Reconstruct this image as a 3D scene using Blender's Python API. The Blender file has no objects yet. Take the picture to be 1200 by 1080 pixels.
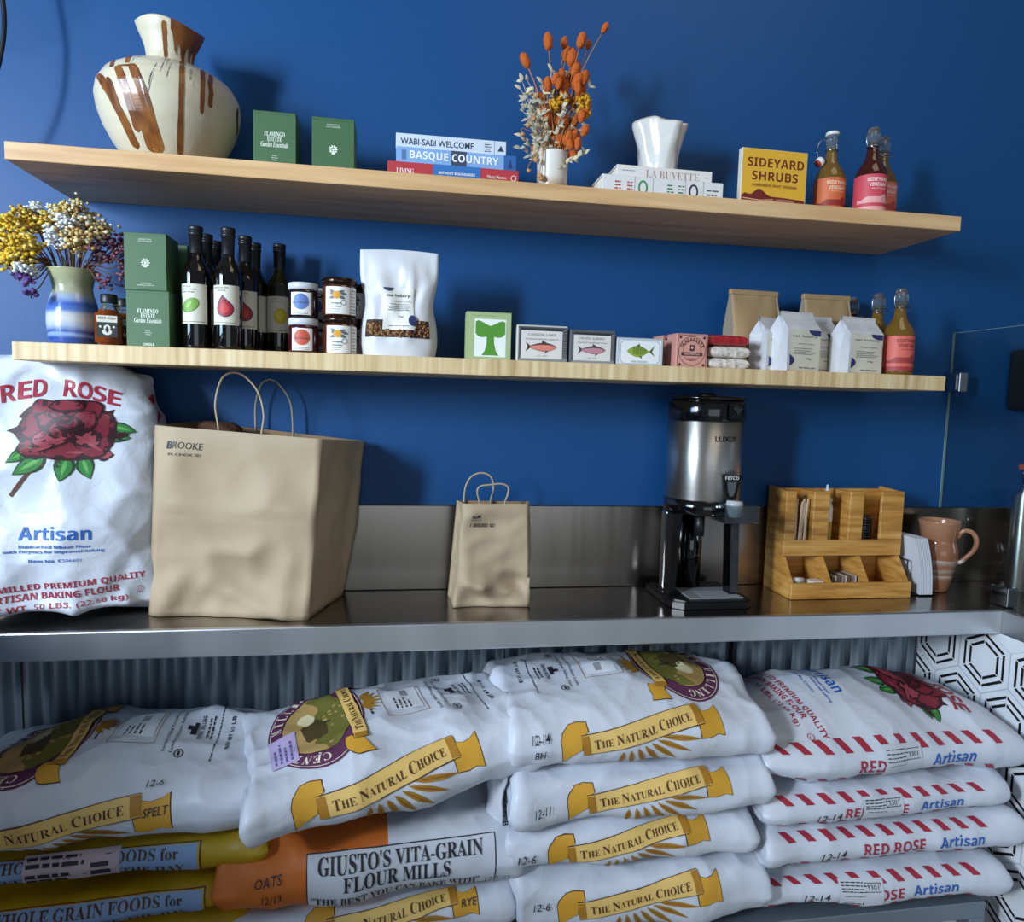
import bpy, bmesh, math, random
import numpy as np
from mathutils import Vector, Matrix, noise
PI = math.pi
sc = bpy.context.scene
col = sc.collection

# ------------------------------------------------------------------ camera
cam_d = bpy.data.cameras.new('camera'); cam = bpy.data.objects.new('camera', cam_d); col.objects.link(cam)
F_PX, YAW, PITCH, ROLL = 819.06, .1619, -.0872, -.0282
CAM = Vector((0, -1.7526, 1.3848))
fwd = Vector((math.sin(YAW)*math.cos(PITCH), math.cos(YAW)*math.cos(PITCH), math.sin(PITCH)))
rgt = Vector((math.cos(YAW), -math.sin(YAW), 0)); dwn = fwd.cross(rgt)
r2 = math.cos(ROLL)*rgt + math.sin(ROLL)*dwn
d2 = -math.sin(ROLL)*rgt + math.cos(ROLL)*dwn
mw = Matrix((r2, -d2, -fwd)).transposed().to_4x4(); mw.translation = CAM
cam.matrix_world = mw
cam_d.sensor_fit = 'HORIZONTAL'; cam_d.sensor_width = 36; cam_d.lens = F_PX/1200*36
cam_d.clip_start = .02
sc.camera = cam
# ------------------------------------------------------------------ world, lights, exposure
w = bpy.data.worlds.new('room_light'); sc.world = w; w.use_nodes = True
bg = w.node_tree.nodes['Background']; bg.inputs[0].default_value = (.72, .84, 1.0, 1); bg.inputs[1].default_value = .15
def area(name, loc, target, sx, sy, power, rgb):
    d = bpy.data.lights.new(name, 'AREA'); d.shape = 'RECTANGLE'; d.size = sx; d.size_y = sy; d.energy = power; d.color = rgb
    o = bpy.data.objects.new(name, d); col.objects.link(o); o.location = loc
    o.rotation_euler = (Vector(target)-Vector(loc)).to_track_quat('-Z', 'Y').to_euler()
    return o
area('window_daylight', (-2.62, -2.65, 2.08), (0, 0, 1.5), .28, .8, 122, (.84, .92, 1.0))
area('window_sky', (-2.35, -1.95, 1.95), (.6, -.2, .9), 1.1, 1.3, 66, (.50, .74, 1.0))
area('shopfront_daylight', (.6, -5.4, 1.25), (.3, 0, 1.1), 3.0, 2.2, 27, (.74, .88, 1.0))
area('ceiling_lamp', (1.2, -1.5, 3.6), (1.0, -.3, 1.2), 1.2, 1.2, 10, (1.0, .82, .60))
sc.view_settings.view_transform = 'Standard'; sc.view_settings.look = 'None'
sc.view_settings.gamma = 1; sc.view_settings.use_curve_mapping = False
sc.view_settings.exposure = 0.0

# ------------------------------------------------------------------ materials
def lin(h):
    h = h.lstrip('#'); c = [int(h[i:i+2], 16)/255 for i in (0, 2, 4)]
    return tuple(x/12.92 if x <= .04045 else ((x+.055)/1.055)**2.4 for x in c) + (1,)
_m = {}
def mat(name, rgb='#888888', rough=.5, metal=0., bump=0., bscale=40., trans=0., coat=0., var=0., spec=None):
    if name in _m: return _m[name]
    m = bpy.data.materials.new(name); m.use_nodes = True; nt = m.node_tree; p = nt.nodes['Principled BSDF']
    p.inputs['Base Color'].default_value = lin(rgb); p.inputs['Roughness'].default_value = rough; p.inputs['Metallic'].default_value = metal
    p.inputs['Transmission Weight'].default_value = trans; p.inputs['Coat Weight'].default_value = coat
    if spec is not None: p.inputs['Specular IOR Level'].default_value = spec
    if bump or var:
        tc = nt.nodes.new('ShaderNodeTexCoord'); nz = nt.nodes.new('ShaderNodeTexNoise'); nz.inputs['Scale'].default_value = bscale; nz.inputs['Detail'].default_value = 4
        nt.links.new(tc.outputs['Object'], nz.inputs['Vector'])
        if bump:
            b = nt.nodes.new('ShaderNodeBump'); b.inputs['Strength'].default_value = bump; b.inputs['Distance'].default_value = .01
            nt.links.new(nz.outputs['Fac'], b.inputs['Height']); nt.links.new(b.outputs['Normal'], p.inputs['Normal'])
        if var:
            r = nt.nodes.new('ShaderNodeMix'); r.data_type = 'RGBA'; r.blend_type = 'MULTIPLY'; r.inputs[0].default_value = 1
            cr = nt.nodes.new('ShaderNodeValToRGB'); cr.color_ramp.elements[0].position = .3; cr.color_ramp.elements[1].position = .7
            cr.color_ramp.elements[0].color = (1-var,)*3+(1,); cr.color_ramp.elements[1].color = (1, 1, 1, 1)
            nt.links.new(nz.outputs['Fac'], cr.inputs[0]); r.inputs[6].default_value = lin(rgb)
            nt.links.new(cr.outputs[0], r.inputs[7]); nt.links.new(r.outputs[2], p.inputs['Base Color'])
    _m[name] = m; return m
def ramp_mat(name, stops, scale, nscale=1., detail=4., rough=.5, metal=0., bump=0., rough_var=0., distortion=0., kind='noise', coat=0.):
    """colour ramp over stretched noise (wood grain, brushed steel, glaze)"""
    if name in _m: return _m[name]
    m = bpy.data.materials.new(name); m.use_nodes = True; nt = m.node_tree; p = nt.nodes['Principled BSDF']
    tc = nt.nodes.new('ShaderNodeTexCoord'); mp = nt.nodes.new('ShaderNodeMapping'); mp.inputs['Scale'].default_value = scale
    nz = nt.nodes.new('ShaderNodeTexNoise'); nz.inputs['Scale'].default_value = nscale; nz.inputs['Detail'].default_value = detail; nz.inputs['Distortion'].default_value = distortion
    cr = nt.nodes.new('ShaderNodeValToRGB'); e = cr.color_ramp.elements
    e[0].position, e[0].color = stops[0][0], lin(stops[0][1]); e[1].position, e[1].color = stops[-1][0], lin(stops[-1][1])
    for s in stops[1:-1]:
        x = e.new(s[0]); x.color = lin(s[1])
    nt.links.new(tc.outputs['Object'], mp.inputs[0]); nt.links.new(mp.outputs[0], nz.inputs['Vector']); nt.links.new(nz.outputs['Fac'], cr.inputs[0])
    nt.links.new(cr.outputs[0], p.inputs['Base Color']); p.inputs['Roughness'].default_value = rough; p.inputs['Metallic'].default_value = metal; p.inputs['Coat Weight'].default_value = coat
    if bump:
        b = nt.nodes.new('ShaderNodeBump'); b.inputs['Strength'].default_value = bump; b.inputs['Distance'].default_value = .005
        nt.links.new(nz.outputs['Fac'], b.inputs['Height']); nt.links.new(b.outputs['Normal'], p.inputs['Normal'])
    if rough_var:
        mr = nt.nodes.new('ShaderNodeMapRange'); mr.inputs[3].default_value = rough-rough_var; mr.inputs[4].default_value = rough+rough_var
        nt.links.new(nz.outputs['Fac'], mr.inputs[0]); nt.links.new(mr.outputs[0], p.inputs['Roughness'])
    _m[name] = m; return m
def band_mat(name, stops, zlo, zhi, rough=.2, wob=.02, wscale=9., coat=.3):
    """glaze bands that run round a thrown pot, by height"""
    m = bpy.data.materials.new(name); m.use_nodes = True; nt = m.node_tree; p = nt.nodes['Principled BSDF']
    tc = nt.nodes.new('ShaderNodeTexCoord'); sp = nt.nodes.new('ShaderNodeSeparateXYZ'); nt.links.new(tc.outputs['Object'], sp.inputs[0])
    mp = nt.nodes.new('ShaderNodeMapping'); mp.inputs['Scale'].default_value = (1, 1, 4); nt.links.new(tc.outputs['Object'], mp.inputs[0])
    nz = nt.nodes.new('ShaderNodeTexNoise'); nz.inputs['Scale'].default_value = wscale; nz.inputs['Detail'].default_value = 3; nt.links.new(mp.outputs[0], nz.inputs['Vector'])
    a = nt.nodes.new('ShaderNodeMath'); a.operation = 'MULTIPLY_ADD'; a.inputs[1].default_value = wob*2; nt.links.new(nz.outputs['Fac'], a.inputs[0]); nt.links.new(sp.outputs['Z'], a.inputs[2])
    mr = nt.nodes.new('ShaderNodeMapRange'); mr.inputs[1].default_value = zlo+wob; mr.inputs[2].default_value = zhi+wob; nt.links.new(a.outputs[0], mr.inputs[0])
    cr = nt.nodes.new('ShaderNodeValToRGB'); e = cr.color_ramp.elements
    e[0].position, e[0].color = stops[0][0], lin(stops[0][1]); e[1].position, e[1].color = stops[-1][0], lin(stops[-1][1])
    for s in stops[1:-1]:
        x = e.new(s[0]); x.color = lin(s[1])
    nt.links.new(mr.outputs[0], cr.inputs[0]); nt.links.new(cr.outputs[0], p.inputs['Base Color']); p.inputs['Roughness'].default_value = rough; p.inputs['Coat Weight'].default_value = coat
    _m[name] = m; return m
def pane_mat(name, tint, refl=.08):
    m = bpy.data.materials.new(name); m.use_nodes = True; nt = m.node_tree; nt.nodes.remove(nt.nodes['Principled BSDF'])
    t = nt.nodes.new('ShaderNodeBsdfTransparent'); t.inputs[0].default_value = lin(tint); g = nt.nodes.new('ShaderNodeBsdfGlossy'); g.inputs['Roughness'].default_value = .02
    mx = nt.nodes.new('ShaderNodeMixShader'); fr = nt.nodes.new('ShaderNodeLayerWeight'); fr.inputs[0].default_value = .5; pw = nt.nodes.new('ShaderNodeMath'); pw.operation = 'POWER'; pw.inputs[1].default_value = 4; ma = nt.nodes.new('ShaderNodeMath'); ma.operation = 'MULTIPLY_ADD'; ma.inputs[1].default_value = .5; ma.inputs[2].default_value = refl*.35
    nt.links.new(fr.outputs['Facing'], pw.inputs[0]); nt.links.new(pw.outputs[0], ma.inputs[0]); nt.links.new(ma.outputs[0], mx.inputs[0])
    nt.links.new(t.outputs[0], mx.inputs[1]); nt.links.new(g.outputs[0], mx.inputs[2]); nt.links.new(mx.outputs[0], nt.nodes['Material Output'].inputs[0])
    _m[name] = m; return m

M_wall = mat('blue_wall_paint', '#10497f', .5, bump=.03, bscale=45, var=.05, spec=.3)
M_wood = ramp_mat('maple', [(.25, '#b98a56'), (.5, '#d3aa78'), (.75, '#e0bd90')], (1.2, 14, 22), 2.2, 5, .45, bump=.06)
M_ply = ramp_mat('end_grain_maple', [(.25, '#b39266'), (.5, '#d6b98a'), (.72, '#e6d0a6')], (46, 8, 2.2), 1.6, 5, .5, bump=.06)
M_steel = ramp_mat('brushed_steel', [(.2, '#857b73'), (.8, '#9c9289')], (6, 6, .3), 1.6, 3, .24, 1., bump=.22, rough_var=.08)
M_apron = ramp_mat('apron_steel', [(.2, '#c6c8cc'), (.8, '#dcdee2')], (5, 5, .5), 1.3, 3, .36, 1., bump=.15, rough_var=.06)
M_steel_top = ramp_mat('worktop_steel', [(.2, '#8e8985'), (.8, '#a39e99')], (2, 12, 2), 1.4, 3, .2, 1., bump=.02, rough_var=.05)
M_galv = ramp_mat('galvanised_sheet', [(.25, '#78838f'), (.75, '#a2adb9')], (6, 6, .8), 2, 4, .42, .6, bump=.03)
M_tile = ramp_mat('white_marble_tile', [(.3, '#d4dae2'), (.55, '#e9edf2'), (.8, '#f3f5f8')], (3, 3, 3), 2, 5, .22)
M_black = mat('black', '#111114', .45)
M_blackgloss = mat('black_gloss', '#08080a', .12, coat=.5)
M_floor = mat('concrete_floor', '#aaa294', .6, bump=.1, bscale=8, var=.2)
def paper_mat(name, rgb, rough=.5, strength=.5, scale=6.):
    """crumpled paper: ridged folds and fine creasing"""
    m = bpy.data.materials.new(name); m.use_nodes = True; nt = m.node_tree; p = nt.nodes['Principled BSDF']
    p.inputs['Base Color'].default_value = lin(rgb); p.inputs['Roughness'].default_value = rough
    tc = nt.nodes.new('ShaderNodeTexCoord'); n1 = nt.nodes.new('ShaderNodeTexNoise'); n1.noise_type = 'RIDGED_MULTIFRACTAL'; n1.inputs['Scale'].default_value = scale; n1.inputs['Detail'].default_value = 3; n1.inputs['Roughness'].default_value = .5
    v = nt.nodes.new('ShaderNodeTexVoronoi'); v.feature = 'DISTANCE_TO_EDGE'; v.inputs['Scale'].default_value = scale*1.9
    nz = nt.nodes.new('ShaderNodeTexNoise'); nz.inputs['Scale'].default_value = scale*1.2; mx = nt.nodes.new('ShaderNodeMix'); mx.data_type = 'VECTOR'; mx.inputs[0].default_value = .12
    nt.links.new(tc.outputs['Object'], n1.inputs['Vector']); nt.links.new(tc.outputs['Object'], nz.inputs['Vector']); nt.links.new(tc.outputs['Object'], mx.inputs[4]); nt.links.new(nz.outputs['Color'], mx.inputs[5]); nt.links.new(mx.outputs[1], v.inputs['Vector'])
    cl = nt.nodes.new('ShaderNodeMath'); cl.operation = 'MINIMUM'; cl.inputs[1].default_value = .16; nt.links.new(v.outputs['Distance'], cl.inputs[0])
    ad = nt.nodes.new('ShaderNodeMath'); ad.operation = 'MULTIPLY_ADD'; ad.inputs[1].default_value = .7; nt.links.new(cl.outputs[0], ad.inputs[0]); nt.links.new(n1.outputs['Fac'], ad.inputs[2])
    b = nt.nodes.new('ShaderNodeBump'); b.inputs['Strength'].default_value = strength; b.inputs['Distance'].default_value = .008
    nt.links.new(ad.outputs[0], b.inputs['Height']); nt.links.new(b.outputs['Normal'], p.inputs['Normal'])
    _m[name] = m; return m
M_bag = paper_mat('white_paper_sack', '#c9ced8', .46, .22, 13.)
M_bagbeige = mat('sack_inside_kraft', '#b8a48c', .7, bump=.2, bscale=30)
M_kraft = paper_mat('kraft_paper', '#ab977a', .7, .12, 12.)
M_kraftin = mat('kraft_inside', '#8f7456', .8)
M_paper = mat('paper_white', '#e8e6e0', .6)
M_cream = mat('label_cream', '#d3d0bf', .55)
M_green = mat('box_green', '#41643f', .5, var=.05, bscale=30)
def C(h, rough=.55): return mat('ink_'+h.strip('#'), h, rough)

def facets(P, n, amp, seed, dens=None, aniso=2.2):
    """crumpled relief: lower envelope of tilted bowls, so smooth patches meet in sharp creases. P: (k,2) points, unit square times aspect"""
    rg = np.random.default_rng(seed); lo, hi = P.min(0), P.max(0); C_ = []
    while len(C_) < n:
        c = lo+(hi-lo)*rg.random(2)
        if dens is None or rg.random() < dens((c-lo)/(hi-lo)): C_.append(c)
    C_ = np.array(C_); cell = math.sqrt(float(np.prod(hi-lo))/n); best = None
    for c in C_:
        t = rg.random()*PI; k = 1+(aniso-1)*rg.random(); d = (P-c)/cell; u = d[:, 0]*math.cos(t)+d[:, 1]*math.sin(t); v = -d[:, 0]*math.sin(t)+d[:, 1]*math.cos(t)
        g = rg.normal(0, .45, 2); h = (u/k)**2+(v*math.sqrt(k))**2*.8; f = h+g[0]*u+g[1]*v+rg.normal(0, .25)
        best = f if best is None else np.minimum(best, f)
    best = np.clip(best, -1.5, 1.6)-np.mean(best); return amp*best
# ------------------------------------------------------------------ mesh builder
class MB:
    def __init__(s): s.v = []; s.f = []; s.mi = []; s.sm = []; s.mats = []
    def _mi(s, m):
        if m not in s.mats: s.mats.append(m)
        return s.mats.index(m)
    def add(s, V, F, m, smooth=False):
        k = len(s.v); i = s._mi(m); s.v.extend(tuple(v) for v in V)
        for f in F: s.f.append(tuple(k+a for a in f)); s.mi.append(i); s.sm.append(smooth)
    def bm(s, b, m, smooth=False, mx=None):
        if mx is not None: b.transform(mx)
        b.verts.index_update(); s.add([v.co for v in b.verts], [[v.index for v in f.verts] for f in b.faces], m, smooth); b.free()
    def box(s, x0, x1, y0, y1, z0, z1, m, bev=0., mx=None, seg=1):
        b = bmesh.new(); bmesh.ops.create_cube(b, size=1)
        for v in b.verts: v.co = Vector(((x0+x1)/2+v.co.x*(x1-x0), (y0+y1)/2+v.co.y*(y1-y0), (z0+z1)/2+v.co.z*(z1-z0)))
        if bev: bmesh.ops.bevel(b, geom=b.edges[:]+b.verts[:], offset=bev, segments=seg, affect='EDGES', profile=.5)
        s.bm(b, m, False, mx)
    def lathe(s, prof, m, seg=36, c=(0, 0, 0), smooth=True, mx=None, fn=None):
        V = []; F = []; n = len(prof)
        for i, (r, z) in enumerate(prof):
            for k in range(seg):
                t = 2*PI*k/seg; rr, zz = (r, z) if fn is None else fn(r, z, t)
                V.append(Vector((c[0]+rr*math.cos(t), c[1]+rr*math.sin(t), c[2]+zz)))
        for i in range(n-1):
            for k in range(seg): F.append((i*seg+k, i*seg+(k+1) % seg, (i+1)*seg+(k+1) % seg, (i+1)*seg+k))
        if prof[0][0] > 1e-5: F.append(tuple(range(seg-1, -1, -1)))
        if prof[-1][0] > 1e-5: F.append(tuple((n-1)*seg+k for k in range(seg)))
        if mx is not None: V = [mx @ v for v in V]
        s.add(V, F, m, smooth)
    def tube(s, pts, r, m, seg=8, closed=False, smooth=True):
        P = [Vector(p) for p in pts]; n = len(P); V = []; F = []; up = None
        R = r if isinstance(r, (list, tuple)) else [r]*n
        for i in range(n):
            t = (P[(i+1) % n]-P[i-1]) if closed else (P[min(i+1, n-1)]-P[max(i-1, 0)])
            t.normalize()
            if up is None: up = t.orthogonal().normalized()
            up = (up-t*up.dot(t)).normalized(); sd = t.cross(up)
            for k in range(seg):
                a = 2*PI*k/seg; V.append(P[i]+R[i]*(math.cos(a)*up+math.sin(a)*sd))
        for i in range(n if closed else n-1):
            for k in range(seg):
                j = (i+1) % n; F.append((i*seg+k, i*seg+(k+1) % seg, j*seg+(k+1) % seg, j*seg+k))
        if not closed: F.append(tuple(range(seg-1, -1, -1))); F.append(tuple((n-1)*seg+k for k in range(seg)))
        s.add(V, F, m, smooth)
    def grid(s, P, m, smooth=True, cu=False, cv=False):
        nu = len(P); nv = len(P[0]); V = [p for row in P for p in row]; F = []
        for i in range(nu if cu else nu-1):
            for j in range(nv if cv else nv-1):
                a, b = (i+1) % nu, (j+1) % nv; F.append((i*nv+j, a*nv+j, a*nv+b, i*nv+b))
        s.add(V, F, m, smooth)
    def extrude(s, poly, lo, hi, m, axis='y'):
        """polygon in the two other axes (x,z for 'y'; y,z for 'x'; x,y for 'z'), extruded lo..hi"""
        def P(a, b, t): return {'y': (a, t, b), 'x': (t, a, b), 'z': (a, b, t)}[axis]
        n = len(poly); b = bmesh.new()
        v0 = [b.verts.new(P(p[0], p[1], lo)) for p in poly]; v1 = [b.verts.new(P(p[0], p[1], hi)) for p in poly]
        b.faces.new(v0); b.faces.new(v1[::-1])
        for i in range(n): b.faces.new((v0[i], v1[i], v1[(i+1) % n], v0[(i+1) % n]))
        bmesh.ops.recalc_face_normals(b, faces=b.faces[:]); s.bm(b, m)
    def blob(s, c, r, m, sub=1, sc3=(1, 1, 1), rot=None, jit=0., seed=0):
        b = bmesh.new(); bmesh.ops.create_icosphere(b, subdivisions=sub, radius=1)
        for v in b.verts:
            q = v.co*(1+jit*noise.noise(v.co*2.3+Vector((seed*3.1, seed*1.7, 0)))); q = Vector((q.x*sc3[0]*r, q.y*sc3[1]*r, q.z*sc3[2]*r))
            if rot is not None: q = rot @ q
            v.co = Vector(c)+q
        s.bm(b, m, True)
    def build(s, name, parent=None, loc=None, rz=0.):
        me = bpy.data.meshes.new(name); me.from_pydata(s.v, [], s.f)
        for m in s.mats: me.materials.append(m)
        me.polygons.foreach_set('material_index', s.mi); me.polygons.foreach_set('use_smooth', s.sm); me.update()
        o = bpy.data.objects.new(name, me); col.objects.link(o)
        if parent is not None: o.parent = parent
        if loc is not None: o.location = loc
        if rz: o.rotation_euler = (0, 0, rz)
        return o
def thing(name, label, cat, loc=(0, 0, 0), rz=0., group=None):
    o = bpy.data.objects.new(name, None); col.objects.link(o); o.location = loc; o.rotation_euler = (0, 0, rz); o.empty_display_size = .05
    return tag(o, label, cat, group)
def tag(o, label, cat, group=None):
    o['label'] = label; o['category'] = cat
    if group: o['group'] = group
    return o
def struct(name, mb):
    o = mb.build(name); o['kind'] = 'structure'; return o
def dup(root, loc, label, rz=None, group=None):
    r = root.copy(); col.objects.link(r); r.location = loc; r['label'] = label
    if rz is not None: r.rotation_euler = (0, 0, rz)
    if group: r['group'] = group
    for ch in list(root.children):
        c = ch.copy(); col.objects.link(c); c.parent = r
        for g in ch.children:
            d = g.copy(); col.objects.link(d); d.parent = c
    return r

# ------------------------------------------------------------------ flat shapes and lettering laid on surfaces
def _al(s, up, lo):
    return ''.join(chr(up+ord(c)-65) if 'A' <= c <= 'Z' else chr(lo+ord(c)-97) if 'a' <= c <= 'z' else c for c in s)
FONTS = {'sans': lambda s: s, 'bold': lambda s: _al(s, 0x1D5D4, 0x1D5EE), 'serif': lambda s: _al(s, 0x1D400, 0x1D41A),
         'sit': lambda s: _al(s, 0x1D468, 0x1D482), 'bit': lambda s: _al(s, 0x1D63C, 0x1D656), 'mono': lambda s: _al(s, 0x1D670, 0x1D68A)}
_tc = {}
def text(s, font='sans', off=0., shear=0.):
    k = (s, font, off, shear)
    if k not in _tc:
        c = bpy.data.curves.new('t', 'FONT'); c.body = FONTS[font](s); c.size = 1; c.resolution_u = 2; c.offset = off; c.shear = shear
        o = bpy.data.objects.new('t', c); col.objects.link(o)
        dg = bpy.context.evaluated_depsgraph_get(); me = bpy.data.meshes.new_from_object(o.evaluated_get(dg))
        V = np.array([(v.co.x, v.co.y) for v in me.vertices]); Fs = [tuple(p.vertices) for p in me.polygons]
        bpy.data.objects.remove(o); bpy.data.curves.remove(c); bpy.data.meshes.remove(me)
        _tc[k] = (V, Fs)
    return _tc[k]
def xf(sh, dx=0., dy=0., rot=0., sx=1., sy=None):
    V, Fs = sh; V = np.asarray(V, float)*np.array([sx, sx if sy is None else sy]); c, s = math.cos(rot), math.sin(rot)
    return (V@np.array([[c, s], [-s, c]])+np.array([dx, dy]), Fs)
def tbox(s, cx, cy, wd, h=None, font='sans', off=0., shear=0., rot=0.):
    """lettering centred on (cx,cy), wd wide and h high"""
    V, Fs = text(s, font, off, shear)
    lo, hi = V.min(0), V.max(0); sx = wd/(hi[0]-lo[0]); sy = sx if h is None else h/(hi[1]-lo[1])
    return xf(((V-(lo+hi)/2)*np.array([sx, sy]), Fs), cx, cy, rot)
def poly(pts): return (np.array(pts, float), [tuple(range(len(pts)))])
def rect(x0, y0, x1, y1): return poly([(x0, y0), (x1, y0), (x1, y1), (x0, y1)])
def ell(cx, cy, rx, ry=None, rot=0., n=24):
    ry = rx if ry is None else ry
    return xf(poly([(rx*math.cos(2*PI*k/n), ry*math.sin(2*PI*k/n)) for k in range(n)]), cx, cy, rot)
def ring(cx, cy, rx, ry, wd, n=28):
    V = [((rx-wd*q)*math.cos(2*PI*k/n)+cx, (ry-wd*q)*math.sin(2*PI*k/n)+cy) for q in (0, 1) for k in range(n)]
    return (np.array(V), [(k, (k+1) % n, n+(k+1) % n, n+k) for k in range(n)])
def strip(top, bot):
    n = len(top); return (np.array(list(top)+list(bot), float), [(n+i, n+i+1, i+1, i) for i in range(n-1)])
def frame(x0, y0, x1, y1, t):
    V = [(x0, y0), (x1, y0), (x1, y1), (x0, y1), (x0+t, y0+t), (x1-t, y0+t), (x1-t, y1-t), (x0+t, y1-t)]
    return (np.array(V), [(i, (i+1) % 4, 4+(i+1) % 4, 4+i) for i in range(4)])
def line(pts, wd):
    P = [np.array(p, float) for p in pts]; T = []; B = []
    for i, p in enumerate(P):
        d = P[min(i+1, len(P)-1)]-P[max(i-1, 0)]; d /= (np.linalg.norm(d)+1e-9); n = np.array([-d[1], d[0]])*wd/2; T.append(p+n); B.append(p-n)
    return strip(T, B)
def blobpoly(cx, cy, rx, ry, rot=0., seed=0, amp=.2, n=22, fr=1.6):
    P = []
    for k in range(n):
        t = 2*PI*k/n; q = 1+amp*noise.noise(Vector((math.cos(t)*fr, math.sin(t)*fr, seed*7.3))); P.append((rx*q*math.cos(t), ry*q*math.sin(t)))
    return xf(poly(P), cx, cy, rot)
def leafpoly(x0, y0, x1, y1, wd, n=6):
    d = np.array([x1-x0, y1-y0], float); L = np.linalg.norm(d); d /= L; nn = np.array([-d[1], d[0]]); T = []; B = []
    for i in range(n+1):
        t = i/n; p = np.array([x0, y0])+d*L*t; h = wd/2*math.sin(PI*t**.8)+1e-5; T.append(p+nn*h); B.append(p-nn*h)
    return strip(T, B)
def deco(mb, sh, fmap, m, eps=.0004, step=None):
    V, Fs = sh
    if step:
        b = bmesh.new(); vs = [b.verts.new((x, y, 0)) for x, y in V]
        for f in Fs:
            try: b.faces.new([vs[i] for i in f])
            except ValueError: pass
        lo = np.min(V, 0); hi = np.max(V, 0)
        for ax in (0, 1):
            x = math.ceil(lo[ax]/step)*step
            while x < hi[ax]:
                no = (1, 0, 0) if ax == 0 else (0, 1, 0); co = (x, 0, 0) if ax == 0 else (0, x, 0)
                bmesh.ops.bisect_plane(b, geom=b.verts[:]+b.edges[:]+b.faces[:], plane_co=co, plane_no=no, dist=1e-6); x += step
        bmesh.ops.triangulate(b, faces=[f for f in b.faces if len(f.verts) > 4])
        b.verts.index_update(); V = [(v.co.x, v.co.y) for v in b.verts]; Fs = [tuple(v.index for v in f.verts) for f in b.faces]; b.free()
    mb.add([fmap(x, y, eps) for x, y in V], Fs, m, True if step else False)
def front(x0, z0, y): return lambda x, z, e: Vector((x0+x, y-e, z0+z))
def tofn(ex, ey, o):
    ex, ey, o = Vector(ex), Vector(ey), Vector(o); n = ex.cross(ey).normalized(); return lambda x, y, e: o+ex*x+ey*y+n*e
def cyl(r, z0=0., th=0., c=(0, 0)):
    """wraps x round a cylinder, x=0 facing -y turned by th towards +x"""
    def f(x, y, e):
        a = x/r+th; return Vector((c[0]+(r+e)*math.sin(a), c[1]-(r+e)*math.cos(a), z0+y))
    return f
def lathe_map(prof, th=0., c=(0, 0, 0), fn=None):
    zs = [p[1] for p in prof]; rs = [p[0] for p in prof]
    def f(x, y, e):   # x: angle (rad), y: height
        r = float(np.interp(y, zs, rs)); zz = y
        if fn is not None: r, zz = fn(r, y, th+x-PI/2)
        a = th+x; return Vector((c[0]+(r+e)*math.sin(a), c[1]-(r+e)*math.cos(a), c[2]+zz))
    return f
def tlines(mb, fmap, x0, x1, ys, m, h=.0012, seed=0, eps=.0005, align='l'):
    """rows of tiny unreadable print: short word-like dashes"""
    rd = random.Random(seed)
    for y in ys:
        x = x0; end = x1-(x1-x0)*rd.random()*.3; sh = (x1-end)/2 if align == 'c' else 0
        while x < end:
            l = min(h*(1.5+4*rd.random()), end-x); deco(mb, rect(x+sh, y-h/2, x+sh+l, y+h/2), fmap, m, eps); x += l+h*.9

# ------------------------------------------------------------------ the room
SH_T, SH_L, CT = 1.8355, 1.4687, .900       # tops of the two shelves and of the worktop
CD, CX = -.278, 1.482                        # worktop front, inner corner of the L
mb = MB(); mb.box(-1.75, 2.9, 0, .12, CT-.06, 3.2, M_wall); struct('wall_back', mb)
mb = MB(); n = 620
P = [[], []]
for i in range(n+1):
    x = -1.7+(CX-.02+1.7)*i/n; s_ = math.sin(2*PI*x/.0595); y = -.013+.012*(max(-1, min(1, s_*1.5)))
    P[0].append(Vector((x, y, 0))); P[1].append(Vector((x, y, .85)))
mb.grid(P, M_galv); mb.box(-1.7, CX, 0, .12, 0, CT-.06, M_galv)
for x in (-.855, .275, .905): mb.box(x, x+.0025, -.0265, -.001, .0, .85, M_black)
struct('wall_lower', mb)
# hexagon tile on the face of the return, looking towards -x
mb = MB(); mb.box(CX, CX+.09, -1.6, 0, 0, .841, M_tile)
fm = lambda y, z, e: Vector((CX-e, y, z))
INK = C('#101013', .4); GR = C('#b9c0c8', .7)
def hexring(cy, cz, w_, t, m, eps, gap=0.):
    R = w_/math.sqrt(3); V = []; A = [PI/6+k*PI/3 for k in range(6)]
    for k in range(6):
        a0, a1 = A[k], A[k]+PI/3; g = gap/R
        p0 = np.array([math.cos(a0), math.sin(a0)]); p1 = np.array([math.cos(a1), math.sin(a1)])
        o0, o1 = p0*R*(1-g)+p1*R*g, p1*R*(1-g)+p0*R*g; r2_ = R-t*1.155; i0, i1 = p0*r2_*(1-g)+p1*r2_*g, p1*r2_*(1-g)+p0*r2_*g
        q = [o0, o1, i1, i0]; q = [(cy-a[0], cz+a[1]) for a in q]
        q = [(y_, min(z_, .84)) for y_, z_ in q if True]
        if all(y_ < -.0005 and y_ > -1.6 for y_, _ in q) and min(z_ for _, z_ in q) > 0: deco(mb, poly(q), fm, m, eps)
TW = .154
for r in range(-1, 7):
    for k in range(-1, 11):
        cy = -.235-TW*k+(TW/2 if r % 2 else 0); cz = .758-r*TW*.866
        if cz > .86: continue
        hexring(cy, cz, TW-.0005, .0016, GR, .0003); hexring(cy, cz, .124, .0068, INK, .0006, .0018); hexring(cy, cz, .090, .0068, INK, .0006, .0018)
struct('wall_right', mb)
mb = MB(); mb.box(-1.75, 3.2, -5.6, .12, -.08, 0, M_floor); struct('floor', mb)
mb = MB(); y0, y1, z0, z1 = -2.6, -.70, 1.34, 2.75        # window wall, out of frame
mb.box(-1.75, -1.63, -3.4, y0, 0, 3.2, M_wall); mb.box(-1.75, -1.63, y1, 0, 0, 3.2, M_wall); mb.box(-1.75, -1.63, y0, y1, 0, z0, M_wall); mb.box(-1.75, -1.63, y0, y1, z1, 3.2, M_wall)
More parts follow.
